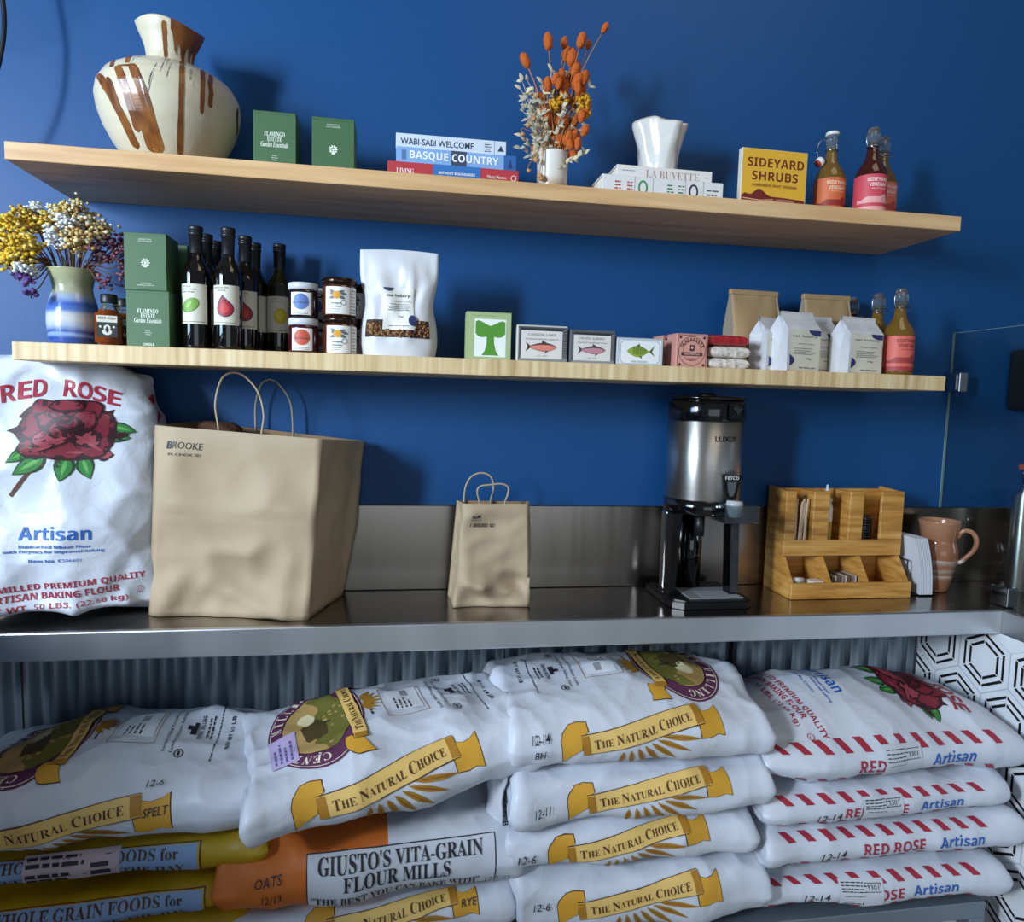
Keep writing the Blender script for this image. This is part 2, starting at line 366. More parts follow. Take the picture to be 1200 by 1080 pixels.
struct('wall_left', mb)
mb = MB(); mb.box(-1.12, -.98, -1.7, -.46, 0, 1.07, M_wall); struct('wall_shade_blocker', mb)  # unseen low wall, added only to shade the leftmost sacks
# steel splashback along the wall
mb = MB(); mb.box(-1.63, 1.772, -.006, -.0003, CT+.0005, 1.1155, M_steel, .0015)
mb.box(1.766, 1.772, -.30, -.006, CT+.0005, 1.1155, M_steel, .0015)
o = mb.build('splashback'); tag(o, 'brushed steel splashback between the blue wall and the worktop', 'splashback')
# worktop
t = thing('worktop', 'long stainless steel worktop that turns a corner beside the glass screen', 'worktop', (0, 0, CT))
mb = MB(); L = [(-1.63, -.0005), (-1.63, CD), (CX, CD), (CX, -1.5), (2.3, -1.5), (2.3, -.0005)]
mb.extrude(L, -.012, 0, M_steel_top, 'z'); mb.build('top_sheet', t)
mb = MB(); mb.box(-1.63, CX, CD-.002, CD+.012, -.059, .0006, M_apron, .003, seg=2); mb.build('front_apron', t)
mb = MB(); mb.box(CX-.002, CX+.012, -1.5, CD, -.059, .0006, M_apron, .003, seg=2); mb.build('return_apron', t)
mb = MB(); mb.box(-1.6, CX, -.27, -.03, -.045, -.014, M_galv); mb.build('underframe', t)
# shelves
def shelf(name, label, x0, x1, z, th, m):
    mb = MB(); mb.box(x0, x1, -.28, -.0005, z-th, z, m, .0018, seg=2); o = mb.build(name); tag(o, label, 'shelf')
shelf('wooden_shelf', 'thick pale maple floating shelf under the big drip-glazed vase', -.728, 1.276, SH_T, .033, M_wood)
shelf('wooden_shelf', 'pale maple floating shelf crowded with bottles, jars and white bags', -.7265, 1.27, SH_L, .0345, M_ply)
# glass screen
t = thing('glass_screen', 'clear glass screen standing on the steel worktop by the brown jug', 'glass screen', (1.523, 0, CT))
M_pane = pane_mat('clear_glass', '#f1f6f6'); M_edge = mat('glass_edge', '#7f9a9b', .15)
mb = MB(); mb.box(-.003, .003, -1.1, -.004, .002, .703, M_pane); mb.build('pane', t)
mb = MB(); mb.box(-.0031, .0031, -.0039, -.0012, .002, .703, M_edge); mb.box(-.0031, .0031, -1.1, -.004, .7032, .7042, M_edge); mb.build('polished_edge', t)
M_chrome = mat('chrome', '#c9ccd0', .12, 1.)
mb = MB(); mb.box(-.014, .014, -.05, -.001, .54, .594, M_chrome, .003, seg=2); mb.box(-.019, -.014, -.046, -.012, .545, .589, M_chrome, .002); mb.build('wall_clamp', t)
mb = MB(); mb.box(-.016, .016, -.262, -.212, .0008, .05, M_chrome, .003, seg=2); mb.box(-.05, -.016, -.25, -.224, .045, .05, M_black, .001); mb.build('foot_clamp', t)
# hanging cable
mb = MB(); pts = [(-1.30, -.35, 2.15), (-1.19, -.35, 2.152), (-1.109, -.35, 2.155), (-1.041, -.35, 2.160), (-1.003, -.35, 2.184), (-.9625, -.35, 2.222), (-.93, -.34, 2.28), (-.88, -.24, 2.37), (-.835, -.13, 2.40), (-.825, -.10, 2.35), (-.822, -.10, 2.26), (-.812, -.10, 2.19), (-.807, -.102, 2.13), (-.812, -.105, 2.07), (-.828, -.11, 2.0), (-.86, -.115, 1.93), (-.90, -.12, 1.88)]
def smooth(pts, n=6):
    P = [Vector(p) for p in pts]; o = []
    for i in range(len(P)-1):
        a, b, c, d = P[max(i-1, 0)], P[i], P[i+1], P[min(i+2, len(P)-1)]
        for k in range(n):
            t = k/n; o.append(.5*((2*b)+(c-a)*t+(2*a-5*b+4*c-d)*t*t+(3*b-a-3*c+d)*t**3))
    return o+[P[-1]]
mb.tube(smooth(pts), .0045, M_black); o = mb.build('power_cable'); tag(o, 'black cable hanging against the blue wall above the shelf end', 'cable')
# flour rack under the worktop
t = thing('steel_rack', 'low grey steel rack carrying the stacks of flour sacks', 'rack', (0, 0, 0))
M_rack = mat('rack_grey', '#848f9a', .4, .6)
RZ = .236
mb = MB(); mb.box(-1.3, 1.385, -.37, -.03, RZ-.02, RZ, M_rack); mb.build('shelf_plate', t)
mb = MB(); mb.box(-1.3, 1.385, -.402, -.3705, RZ-.04, RZ+.001, M_rack, .002); mb.build('front_rail', t)
for x, y in ((1.345, -.402), (1.345, -.07), (-1.3, -.402), (-1.3, -.07)):
    mb = MB(); mb.box(x, x+.04, y, y+.04, .0005, RZ-.0405, M_rack, .002); mb.build('leg', t)
# things at the edge beyond the glass
# ------------------------------------------------------------------ top shelf
def ang(x, y): return math.atan2(CAM.x-x, y-CAM.y)   # turn towards +x that faces the room side where the photographer stands
Z = SH_T
# --- big drip-glazed vase
prof = [(.062, 0), (.072, .004), (.088, .02), (.108, .048), (.124, .078), (.134, .108), (.1375, .133), (.134, .155), (.121, .176), (.100, .190), (.075, .198), (.053, .204), (.0455, .214), (.0445, .228), (.047, .243), (.053, .259), (.0605, .275), (.0645, .286), (.0625, .2885), (.058, .284), (.048, .262), (.04, .235), (.03, .21), (0.0, .2)]
def wob(r, z, t):
    k = max(0, (z-.2)/.09); q = noise.noise(Vector((math.cos(t)*1.1, math.sin(t)*1.1, z*5)))
    return r*(1+.02*q), z+k*(.010*math.cos(t-2.4)+.004*math.sin(3*t))*(1 if z > .2 else 0)
pf = []
for i in range(len(prof)-1):
    for k in range(3):
        a = k/3; pf.append((prof[i][0]*(1-a)+prof[i+1][0]*a, prof[i][1]*(1-a)+prof[i+1][1]*a))
pf.append(prof[-1])
M_vase = mat('cream_glaze', '#cfc4a9', .38, bump=.25, bscale=18, var=.12, coat=.15)
M_drip = ramp_mat('brown_drip', [(.3, '#5b3216'), (.6, '#8a5426'), (.8, '#a9713a')], (20, 20, 6), 2, 3, .3)
t = thing('glazed_vase', 'large bulbous cream vase with brown drip glaze on the upper shelf', 'vase', (-.476, -.147, Z))
mb = MB(); mb.lathe(pf, M_vase, 72, fn=wob)
outer = [p for p in pf[:52]]
LM = lathe_map(outer, ang(-.476, -.147), fn=wob)
def drip(px0, pz0, px1, pz1, w0, w1, m=M_drip, n=30, eps=.0009):
    """run of glaze from one offset/height to another (metres across the front)"""
    T = []; B = []
    for i in range(n+1):
        s = i/n; z = pz0+(pz1-pz0)*s; x = px0+(px1-px0)*s+.0015*noise.noise(Vector((s*4, px0*90, 2))); ww = (w0+(w1-w0)*s)*(1+.16*noise.noise(Vector((s*5, px0*70, 9))))/2
        if s > .9: ww *= math.sqrt(max(0, 1-((s-.9)/.1)**2))+.05
        if s < .06: ww *= .5+s/.06*.5
        r = float(np.interp(z, [q[1] for q in outer], [q[0] for q in outer])); f = lambda v: math.asin(max(-.98, min(.98, v/r)))
        T.append((f(x-ww), z)); B.append((f(x+ww), z))
    deco(mb, strip(T, B), LM, m, eps)
kx = .000595; 
def cv(x, y):
    z = .0385+(183-y/2.857)*.0017
    return ((x-565)*kx, z if z > .13 else max(.012, z-(.13-z)*.42))
for a in ((600, 258, 590, 512, 15, 17), (662, 275, 657, 415, 15, 13), (686, 288, 684, 396, 15, 14), (355, 330, 465, 500, 20, 22), (402, 275, 396, 322, 15, 12), (448, 262, 440, 312, 16, 12), (776, 355, 778, 428, 8, 6), (795, 395, 752, 520, 9, 9), (385, 355, 420, 432, 12, 8)):
    p, q = cv(a[0], a[1]), cv(a[2], a[3]); drip(*p, *q, a[4]*kx, a[5]*kx)
for a in ((432, 318, 520, 508, 62, 40), (412, 322, 470, 470, 26, 20), (455, 316, 535, 505, 30, 24)): p, q = cv(a[0], a[1]), cv(a[2], a[3]); drip(*p, *q, a[4]*kx, a[5]*kx, M_drip, 30, .0009+.00012*(a[4] > 40))
p, q = cv(548, 120), cv(551, 232); drip(*p, *q, 16*kx, 9*kx)
n = 46; rows = 9; V = []; Fq = []
for i in range(n+1):
    th = .02+1.45*i/n; run = sum(d*math.exp(-((th-c)/wd)**2) for c, d, wd in ((.20, .030, .07), (.52, .058, .10), (.86, .040, .08), (1.15, .060, .09)))
    zt = .2878; zb = max(.207, .268-.016*min(1, i/6)-run)
    for k in range(rows): V.append((th, zt+(zb-zt)*k/(rows-1)))
for i in range(n):
    for k in range(rows-1): a_ = i*rows+k; Fq.append((a_, a_+1, a_+rows+1, a_+rows))
deco(mb, (np.array(V), Fq), LM, M_drip, .0010)
M_fleck = C('#7f8796')
for i, (x, y, rx) in enumerate(((545, 300, 9), (560, 322, 8), (512, 350, 12), (625, 300, 14), (600, 285, 6), (632, 348, 5), (560, 280, 7), (480, 272, 9), (505, 360, 7))):
    p = cv(x, y); r = float(np.interp(p[1], [q[1] for q in outer], [q[0] for q in outer])); deco(mb, blobpoly(math.asin(p[0]/r), p[1], rx*kx/r, rx*kx*.5, .5, i, .6), LM, M_fleck, .0006)
mb.build('body', t)

# --- green boxes (upper pair) and the stacked ones below
INKW = C('#e4ead9')
def emblem(mb, fm, cx, cy, r, m=INKW):
    for k in range(10):
        a = 2*PI*k/10; deco(mb, leafpoly(cx+.4*r*math.cos(a), cy+.4*r*math.sin(a), cx+1.1*r*math.cos(a), cy+1.1*r*math.sin(a), r*.34), fm, m)
    deco(mb, ell(cx, cy, r*.3), fm, m, .0003); deco(mb, poly([(cx-.35*r, cy-1.1*r), (cx+.35*r, cy-1.1*r), (cx, cy-.3*r)]), fm, m, .0005)
def giftbox(label, kind, loc, w_, h, d, group, rz=0.):
    t = thing('candle_box', label, 'box', loc, rz, group)
    mb = MB(); mb.box(-w_/2, w_/2, -d/2, d/2, 0, h*.985, M_green, .0008)
    fm = front(0, 0, -d/2)
    if kind == 'logo':
        deco(mb, tbox('FLAMINGO', 0, h*.64, w_*.48, h*.075, 'serif'), fm, INKW); deco(mb, tbox('ESTATE', 0, h*.56, w_*.34, h*.07, 'serif'), fm, INKW)
        deco(mb, tbox('Garden Essentials', 0, h*.475, w_*.64, h*.085, 'sit'), fm, INKW)
        for q, ww in ((.30, .08), (.265, .12), (.23, .1)): deco(mb, tbox(('Roma', 'Heirloom', 'Tomato')[int((.3-q)*28.6+.5)], 0, h*q, w_*ww*1.3, h*.022, 'sans'), fm, INKW)
        if loc[2] < 1.6: deco(mb, tbox('CANDLE', 0, h*.055, w_*.26, h*.045, 'bold'), fm, INKW)
    elif kind == 'crest':
        emblem(mb, fm, 0, h*.48, w_*.105)
        deco(mb, tbox('FLAMINGO ESTATE', 0, h*.885, w_*.30, h*.022), fm, INKW); deco(mb, tbox('LOS ANGELES', 0, h*.85, w_*.33, h*.022), fm, INKW)
        deco(mb, tbox('GARDEN', 0, h*.12, w_*.26, h*.022), fm, INKW); deco(mb, tbox('ESSENTIALS FOR ALL', 0, h*.085, w_*.42, h*.022), fm, INKW)
    mb.build('carton', t)
    mb = MB(); mb.box(-w_/2, w_/2, -d/2, d/2, h*.986, h, M_green, .0006); mb.box(-w_/2+.001, w_/2-.001, -d/2-.0007, -d/2-.0001, h*.955, h*.985, M_green); mb.build('lid_flap', t)
giftbox('dark green box with white lettering beside the cream vase', 'logo', (-.2605, -.158, Z), .085, .1245, .084, 'green boxes on the upper shelf')
giftbox('dark green box with a small white crest, left of the book stack', 'crest', (-.143, -.158, Z), .086, .1225, .084, 'green boxes on the upper shelf')

# --- books
def book(label, x0, x1, z0, z1, y0, depth, cover, printer, group, rz=0., page='#e6dfcf'):
    L, H = x1-x0, z1-z0; t = thing('book', label, 'book', ((x0+x1)/2, y0, z0), rz, group)
    mb = MB(); mb.box(-L/2, L/2, 0, depth, 0, .0022, C(cover)); mb.box(-L/2, L/2, 0, depth, H-.0022, H, C(cover)); mb.box(-L/2, L/2, -.0015, .002, .0, H, C(cover), .0008)
    printer(mb, front(0, 0, -.0015), L, H); mb.build('cover', t)
    mb = MB(); mb.box(-L/2+.004, L/2-.004, .002, depth-.004, .0023, H-.0023, C(page, .8)); mb.build('page_block', t)
def p_red(mb, fm, L, H):
    deco(mb, rect(-L*.16, 0, L*.2, H), fm, C('#2e6db0')); W = C('#f0e6e0')
    deco(mb, tbox('LIVING', -L*.37, H*.45, L*.13, H*.3, 'serif'), fm, W); deco(mb, tbox('WITHOUT BOUNDARIES', L*.02, H*.5, L*.28, H*.16, 'bold'), fm, W, .0006); deco(mb, tbox('Marisa Moreno', L*.33, H*.5, L*.15, H*.2, 'sans'), fm, W); deco(mb, ring(L*.46, H*.5, .006, .006, .0012), fm, W)
def p_basque(mb, fm, L, H):
    deco(mb, rect(L*.395, 0, L/2, H), fm, C('#2a5f9e')); deco(mb, rect(-.012, .0, .02, H), fm, C('#39445c'))
    deco(mb, tbox('BASQUE COUNTRY', -L*.02, H*.5, L*.74, H*.6, 'bold'), fm, C('#eef2f6'), .0006)
    for i in range(5): deco(mb, rect(-L*.455+i*.002, H*.2, -L*.455+i*.002+.001, H*.8), fm, C('#4b6f9e'))
    deco(mb, poly([(L*.43, H*.2), (L*.47, H*.2), (L*.45, H*.8)]), fm, C('#16386a'), .0006)
def p_wabi(mb, fm, L, H):
    K = C('#26344e'); deco(mb, tbox('WABI-SABI WELCOME', -L*.13, H*.5, L*.66, H*.42, 'sans', .012), fm, K)
    tlines(mb, fm, L*.3, L*.36, [H*.25, H*.4, H*.55, H*.7], K, .0018, 3); deco(mb, poly([(L*.42, H*.3), (L*.48, H*.3), (L*.45, H*.7)]), fm, K); deco(mb, rect(L*.39, 0, L*.392, H), fm, K)
giftg = 'stacked books on the upper shelf'
book('red and blue book at the bottom of the stack under two pale books', -.030, .244, Z, Z+.033, -.24, .20, '#b3343c', p_red, giftg)
book('light blue book with bold white capitals in the middle of its stack', -.013, .239, Z+.0332, Z+.0655, -.232, .19, '#7fa6d6', p_basque, giftg, .012)
book('pale book with dark spine lettering on top of the blue book', -.014, .218, Z+.0657, Z+.0965, -.222, .18, '#cdd6e2', p_wabi, giftg, -.008)
def p_low(mb, fm, L, H):
    for i, (x, c) in enumerate(((-.40, '#b5483a'), (-.30, '#b5483a'), (.03, '#4a7a52'), (.12, '#4a7a52'))): tlines(mb, fm, x*L, x*L+.016, [H*.25, H*.4, H*.55, H*.7], C(c), .003, i)
    for x, c in ((-.17, '#3d8a55'), (.25, '#2b2b2f')):
        deco(mb, ring(x*L, H*.5, .011, H*.34, .004), fm, C(c))
    for x in (-.24, -.09, .18, .33): deco(mb, rect(x*L, 0, x*L+.0012, H), fm, C('#9aa0a0'))
    tlines(mb, fm, .36*L, .46*L, [H*.4, H*.6], C('#53565c'), .003, 9)
def p_buv(mb, fm, L, H):
    deco(mb, tbox('LA BUVETTE', L*.08, H*.48, L*.56, H*.55, 'serif', -.012), fm, C('#a98f84')); tlines(mb, fm, -L*.45, -L*.28, [H*.6], C('#8b8b90'), .0016, 5); tlines(mb, fm, L*.42, L*.48, [H*.5], C('#8b8b90'), .0018, 6)
book('thick white book with green rings on its spine, at the bottom of the pair', .432, .713, Z, Z+.047, -.225, .21, '#dcdcdc', p_low, 'white books under the crumpled cup')
book('thin white book lying directly under the crumpled white cup', .470, .694, Z+.0472, Z+.0765, -.205, .185, '#e2ddd8', p_buv, 'white books under the crumpled cup')

# --- crumpled ceramic cup
M_por = mat('white_porcelain', '#dcdad4', .12, coat=.5, bump=.08, bscale=30)
cz = Z+.0767; P = []; nu = 64
cprof = [(.040, 0, 0), (.043, .004, 0), (.045, .03, .2), (.048, .06, .5), (.053, .09, .8), (.060, .115, 1.), (.0615, .122, 1.), (.058, .118, 1.), (.05, .09, .8), (.043, .05, .5), (.038, .012, .2), (.0, .010, 0)]
for r, z, k in cprof:
    row = []
    for i in range(nu):
        a = 2*PI*i/nu; q = .14*k*math.sin(4*a+.7)+.08*k*math.sin(7*a+z*30); q += (.05+.09*k)*noise.noise(Vector((math.cos(a)*2.4, math.sin(a)*2.4, z*26)))+.05*abs(noise.noise(Vector((math.cos(a)*4, math.sin(a)*4, z*45))))
        row.append(Vector(((r*(1+q))*math.cos(a), (r*(1+q))*math.sin(a), z+k*.007*math.sin(3*a+2.3)*(1 if z > .07 else .3))))
    P.append(row)
mb = MB(); mb.grid(P, M_por, cv=True); mb.f.append(tuple(range(nu-1, -1, -1))); mb.mi.append(0); mb.sm.append(True)
o = mb.build('ceramic_cup', loc=(.598, -.115, cz)); tag(o, 'crumpled glossy white ceramic cup standing on two white books', 'cup')

# --- little pot of dried flowers
t = thing('flower_pot', 'small round off-white pot holding orange dried flowers', 'pot', (.328, -.185, Z))
M_pot = band_mat('pot_glaze', [(.0, '#8d6a4a'), (.22, '#b59b80'), (.4, '#d8d3c8'), (1, '#dcd9d2')], 0, .09, .35, .012, 8)
mb = MB(); pp = [(.030, 0), (.033, .003), (.034, .03), (.0345, .09), (.0345, .0935), (.0325, .0935), (.031, .08), (.03, .02), (0, .015)]
mb.lathe(pp, M_pot, 32); mb.build('body', t)
rd = random.Random(4)
M_or = mat('orange_dried', '#c65f1d', .9, bump=.6, bscale=300); M_stem = C('#a8763c'); M_stem2 = C('#c9752a')
def bez(a, b, lift, n=7):
    a, b = Vector(a), Vector(b); m_ = Vector((a.x*.8+b.x*.2, a.y*.8+b.y*.2, a.z*.45+b.z*.55)); return [(1-s)**2*a+2*s*(1-s)*m_+s*s*b for s in [i/n for i in range(n+1)]]
t = thing('dried_grass_bunch', 'orange bunny tail grasses and pale leaf sprays in the small pot', 'dried flowers', (.328, -.185, Z+.016))
fpx = lambda x, y: (.328+(x-600-.328*0)*0, 0)
def toff(px, py):   # offsets across / up from pot mouth, from the spread seen in the bunch
    return ((px-652)*.00190, .0735+(180-py)*.00196-.012)
heads = [(539, 176-0), ]
HEADS = [(655, 100, 1.2), (672, 104, 1.3), (684, 100, 1.2), (660, 112, 1.2), (680, 134, 1.3), (652, 135, 1.2), (673, 140, 1.3), (655, 152, 1.2), (676, 155, 1.2), (645, 150, 1.1), (668, 178, 1.2), (655, 174, 1.2), (640, 130, 1.2), (690, 116, 1.1), (648, 180, 1.1), (618, 84, 1.15), (640, 67, 1.2), (661, 56, .9), (667, 62, 1.3), (677, 59, 1.2), (668, 76, 1.3), (689, 54, .75), (702, 43, .8), (667, 95, 1.3), (679, 100, 1.3), (641, 120, 1.2), (676, 118, 1.3), (643, 142, 1.3), (663, 145, 1.1), (664, 165, 1.2), (650, 160, 1.), (637, 168, 1.1), (640, 112, 1.1), (672, 88, 1.2), (660, 128, 1.)]
stems = MB()
for i, (px, py, s) in enumerate(HEADS):
    dx, dz = toff(px, py); dy = rd.uniform(-.035, .03); a = Vector((rd.uniform(-.015, .015), rd.uniform(-.015, .015), .01)); s *= 1.10; b = Vector((dx, dy, dz))
    pts = bez(a, b, 0); stems.tube(pts, .0011, M_stem2 if i % 2 else M_stem, 5)
    d = (pts[-1]-pts[-2]).normalized(); q = Vector((0, 0, 1)).rotation_difference(d)
    h = MB(); h.blob((0, 0, .010*s), .0078*s, M_or, 3, (1, 1, 1.75), None, .16, i); h.v = [tuple(Vector(q @ Vector(v))+b) for v in h.v]; h.build('grass_head', t)
for i in range(26):
    dx, dz = toff(rd.uniform(636, 682), rd.uniform(95, 165)); stems.tube(bez((rd.uniform(-.018, .018), rd.uniform(-.018, .018), .01), (dx, rd.uniform(-.035, .02), dz), 0), .0012, M_stem2 if i % 3 else M_stem, 5)
stems.build('stems', t)
for i in range(16):
    px, py = rd.uniform(640, 684), rd.uniform(92, 176); dx, dz = toff(px, py); h = MB(); h.blob((0, 0, 0), .0082, M_or, 3, (1, 1, 1.7), Matrix.Rotation(rd.uniform(-.4, .4), 3, 'Y'), .16, i+40); h.v = [tuple(Vector(v)+Vector((dx, rd.uniform(-.012, -.010)-.03*(i % 2), dz))) for v in h.v]; h.build('grass_head', t)
lv = MB(); M_lf = mat('bleached_leaf', '#cdbf9f', .8); M_lf2 = mat('grey_leaf', '#a9a391', .8)
def leaf3(mb, p, d, up, L, wd, m):
    d = d.normalized(); s_ = d.cross(up).normalized(); n_ = s_.cross(d); V = []
    for k in range(5):
        u = k/4; h = wd/2*math.sin(PI*(.08+.92*u)**.8 if u < 1 else PI)+.0001; c = p+d*L*u+n_*(.12*L*math.sin(PI*u)); V += [c-s_*h, c+n_*(h*.3), c+s_*h]
    F_ = []
    for k in range(4): F_ += [(k*3, k*3+1, k*3+4, k*3+3), (k*3+1, k*3+2, k*3+5, k*3+4)]
    mb.add(V, F_, m, True)
for i in range(38):
    side = -1 if rd.random() < .68 else 1; px = 652+side*rd.uniform(8, 44 if side < 0 else 34); py = rd.uniform(85, 178); dx, dz = toff(px, py)
    if i < 5: px, py = ((610, 105), (622, 88), (655, 92), (690, 100), (615, 130))[i]; dx, dz = toff(px, py)
    pts = bez((rd.uniform(-.02, .02), rd.uniform(-.02, .02), .02), (dx, rd.uniform(-.045, .04), max(dz, .06)), 0, 9); m = M_lf if rd.random() < .7 else M_lf2
    lv.tube(pts, .0006, m, 4)
    for k in range(4, len(pts)):
        for sg in (-1, 1):
            d = (pts[k]-pts[k-1]).normalized(); o_ = Vector((rd.uniform(-1, 1), rd.uniform(-1, .6), rd.uniform(-.2, .8))); leaf3(lv, pts[k], d*.5+o_.normalized()*sg*.8, Vector((0, -1, .3)), rd.uniform(.012, .02), rd.uniform(.006, .010), m)
lv.build('leaf_sprays', t)
yl = MB(); M_ye = mat('ochre_petals', '#c9940f', .8)
for i, (px, py, s) in enumerate(((652, 110, 1), (660, 118, 1), (680, 112, 1.1), (684, 128, 1.2), (650, 124, .9), (683, 120, 1))):
    dx, dz = toff(px, py); b = Vector((dx, rd.uniform(-.04, -.01), dz)); pts = bez((0, 0, .02), b, 0); yl.tube(pts, .0009, M_stem, 5)
    for k in range(26): o_ = Vector((rd.gauss(0, 1), rd.gauss(0, 1), rd.gauss(0, 1))).normalized(); yl.blob(b+o_*.011*s, .0042, M_ye, 1)
yl.build('yellow_flower_heads', t)
db = MB(); M_bud = mat('tan_bud', '#b98a58', .8)
for px, py, s in ((619, 150, 1), (613, 160, .8), (625, 143, .9), (629, 186, 1.), (621, 198, .8), (634, 203, 1.1), (636, 210, .9), (627, 118, 1.0)):
    dx, dz = toff(px, py); b = Vector((dx, -.035, max(dz, .012-.0))); db.tube(smooth([(-.01, -.01, .06), (-.02, -.025, .095), tuple(b+Vector((0, 0, .012))), tuple(b)], 4), .0008, M_stem, 4); db.blob(b, .0062*s, M_bud, 2, (1, 1, .9), None, .4, int(px))
db.build('drooping_buds', t)

# --- vinegar sampler box on a sliver of wood
o = MB(); o.box(.752, .957, -.245, -.18, Z, Z+.0045, M_wood, .001); o = o.build('wooden_slip'); tag(o, 'thin slip of bare wood under the yellow box', 'wood slip')
t = thing('vinegar_box', 'yellow box with maroon lettering and a furrowed field picture', 'box', (.849, -.2, Z+.0046), .02)
M_yel = C('#e0ae33'); M_mar = C('#6d1f1c')
mb = MB(); W_, H_ = .165, .135; mb.box(-W_/2, W_/2, 0, .016, 0, H_, C('#d9d3c4'), .001); fm = front(0, 0, 0)
deco(mb, rect(-W_/2+.002, .001, W_/2-.002, H_-.001), fm, M_yel, .0003)
deco(mb, tbox('SIDEYARD', .003, H_*.775, W_*.86, H_*.15, 'bold'), fm, M_mar, .0006); deco(mb, tbox('SHRUBS', .002, H_*.555, W_*.70, H_*.15, 'bold'), fm, M_mar, .0006); deco(mb, tbox('HOMEMADE FRUIT VINEGAR', .002, H_*.40, W_*.68, H_*.045, 'bold'), fm, M_mar, .0006)
gz = lambda x: H_*(.18+.05*math.sin((x/W_+.5)*PI))
xs = [-W_/2+.003+(W_-.006)*i/20 for i in range(21)]
deco(mb, strip([(x, H_*(.19+.13*math.exp(-((x+W_*.22)/(W_*.10))**2)+.06*math.exp(-((x+W_*.43)/(W_*.06))**2)+.03*math.sin((x/W_+.5)*PI))) for x in xs], [(x, .002) for x in xs]), fm, M_mar, .0006)
PK = C('#eab08f')
for k in range(9): x = -W_*.1+k*W_*.065; deco(mb, poly([(W_*.17+(x-W_*.17)*.35, H_*.19), (W_*.17+(x-W_*.17)*.35+.001, H_*.19), (x+.004, H_*.07), (x-.001, H_*.07)]), fm, PK, .0009)
for k in range(3): deco(mb, line([(-W_/2+.006, H_*(.17-.045*k)), (-W_*.2, H_*(.15-.04*k)), (0, H_*(.175-.03*k))], .0018), fm, PK, .0009)
mb.build('carton', t)

# --- swing-top vinegar bottles
M_amber = mat('amber_vinegar', '#c4953a', .05, trans=.75, coat=.3); M_rum = mat('dark_red_vinegar', '#5f230f', .05, trans=.6, coat=.3); M_clear = mat('bottle_glass', '#cfd6cf', .03, trans=.9)
M_wire = mat('wire', '#b9bfc6', .2, 1.); M_stop = mat('white_stopper', '#e4e2dd', .25); M_seal = mat('red_seal', '#b5372e', .5)
def swing_bottle(label, loc, liquid, lab, ink, words, group, rz=0., open_=False, turn=0.):
    t = thing('swing_top_bottle', label, 'bottle', loc, rz, group)
    mb = MB(); R = .0355
    mb.lathe([(R*.85, 0), (R*.97, .003), (R, .01), (R, .092), (R*.98, .102), (R*.88, .113), (R*.66, .126), (R*.46, .138), (.0135, .150), (.0122, .168)], liquid, 36); mb.build('body', t)
    mb = MB(); mb.lathe([(.0122, .168), (.0120, .184), (.0145, .186), (.0145, .192), (.0125, .194), (.0128, .201), (.010, .203)], M_clear, 24); mb.build('neck', t)
    mb = MB(); fl = cyl(R+.0002, 0, turn); ww = R*2.3; x = [-ww+2*ww*i/28 for i in range(29)]
    deco(mb, strip([(q, .095) for q in x], [(q, .012) for q in x]), fl, C(lab), .0003)
    dk = C(ink); pk = C('#f0c0a8')
    deco(mb, tbox('SIDEYARD', .0, .083, .050, .0085, 'bold'), fl, C(words), .0007, .004); deco(mb, tbox('VINEGAR', .0, .0715, .042, .0085, 'bold'), fl, C(words), .0007, .004); deco(mb, tbox('SMALL BATCH INFUSED', .002, .0625, .034, .002, 'bold'), fl, C(words), .0007, .004)
    deco(mb, strip([(q, .040+.008*math.exp(-((q+.008)/.009)**2)+.004*math.sin(q*200)) for q in x[6:23]], [(q, .030) for q in x[6:23]]), fl, dk, .0006)
    deco(mb, ell(.016, .041, .008, .009), fl, dk, .0008); deco(mb, strip([(q, .022) for q in x], [(q, .012) for q in x]), fl, C(ink), .0006)
    mb.build('label', t)
    mb = MB()
    bail = [(-.0125, 0, .165), (-.017, 0, .178), (-.0165, -.001, .196), (-.008, 0, .208), (0, 0, .2095), (.008, 0, .208), (.0165, -.001, .196), (.017, 0, .178), (.0125, 0, .165)]
    if open_: bail = [(-.013, 0, .188), (-.024, 0, .190), (-.034, -.002, .182), (-.040, -.004, .166), (-.038, -.004, .150), (-.030, -.005, .140)]
    mb.tube(smooth(bail, 5), .0011, M_wire, 6); mb.tube([(.0138*math.cos(2*PI*k/20), .0138*math.sin(2*PI*k/20), .1665) for k in range(20)], .0012, M_wire, 6, True)
    if not open_: mb.tube(smooth([(.014, 0, .176), (.018, -.012, .168), (.012, -.02, .158), (-.012, -.02, .158), (-.018, -.012, .168), (-.014, 0, .176)], 5), .0011, M_wire, 6)
    wb = mb.build('wire_bail', t)
    mb = MB(); z0 = .2025 if not open_ else .2025
    if open_:
        mb.lathe([(.0155, .2015), (.016, .205), (.0145, .2085), (0, .2095)], M_stop, 20); mb.build('cap', t); mb = MB()
        mx = Matrix.Translation((-.031, -.005, .137)) @ Matrix.Rotation(.9, 4, 'Y'); mb.lathe([(.006, -.006), (.011, -.004), (.011, .004), (.006, .007)], M_stop, 16, mx=mx); sl = MB(); sl.lathe([(.0085, -.010), (.0085, -.0062)], M_seal, 16, mx=mx)
    else:
        mb.lathe([(.0105, z0), (.0125, z0+.002), (.012, z0+.006), (.006, z0+.0085)], M_clear, 18); sl = MB(); sl.lathe([(.0105, z0-.003), (.0105, z0-.0002)], M_seal, 16)
    sl.build('rubber_seal', mb.build('stopper', wb))
    return t
SG = 'swing-top vinegar bottles on the upper shelf'
swing_bottle('amber bottle with an orange label and its stopper hanging open', (1.018, -.155, Z), M_amber, '#cf6a3c', '#8e2c22', '#f3d5b5', SG, 0, True, -.02)
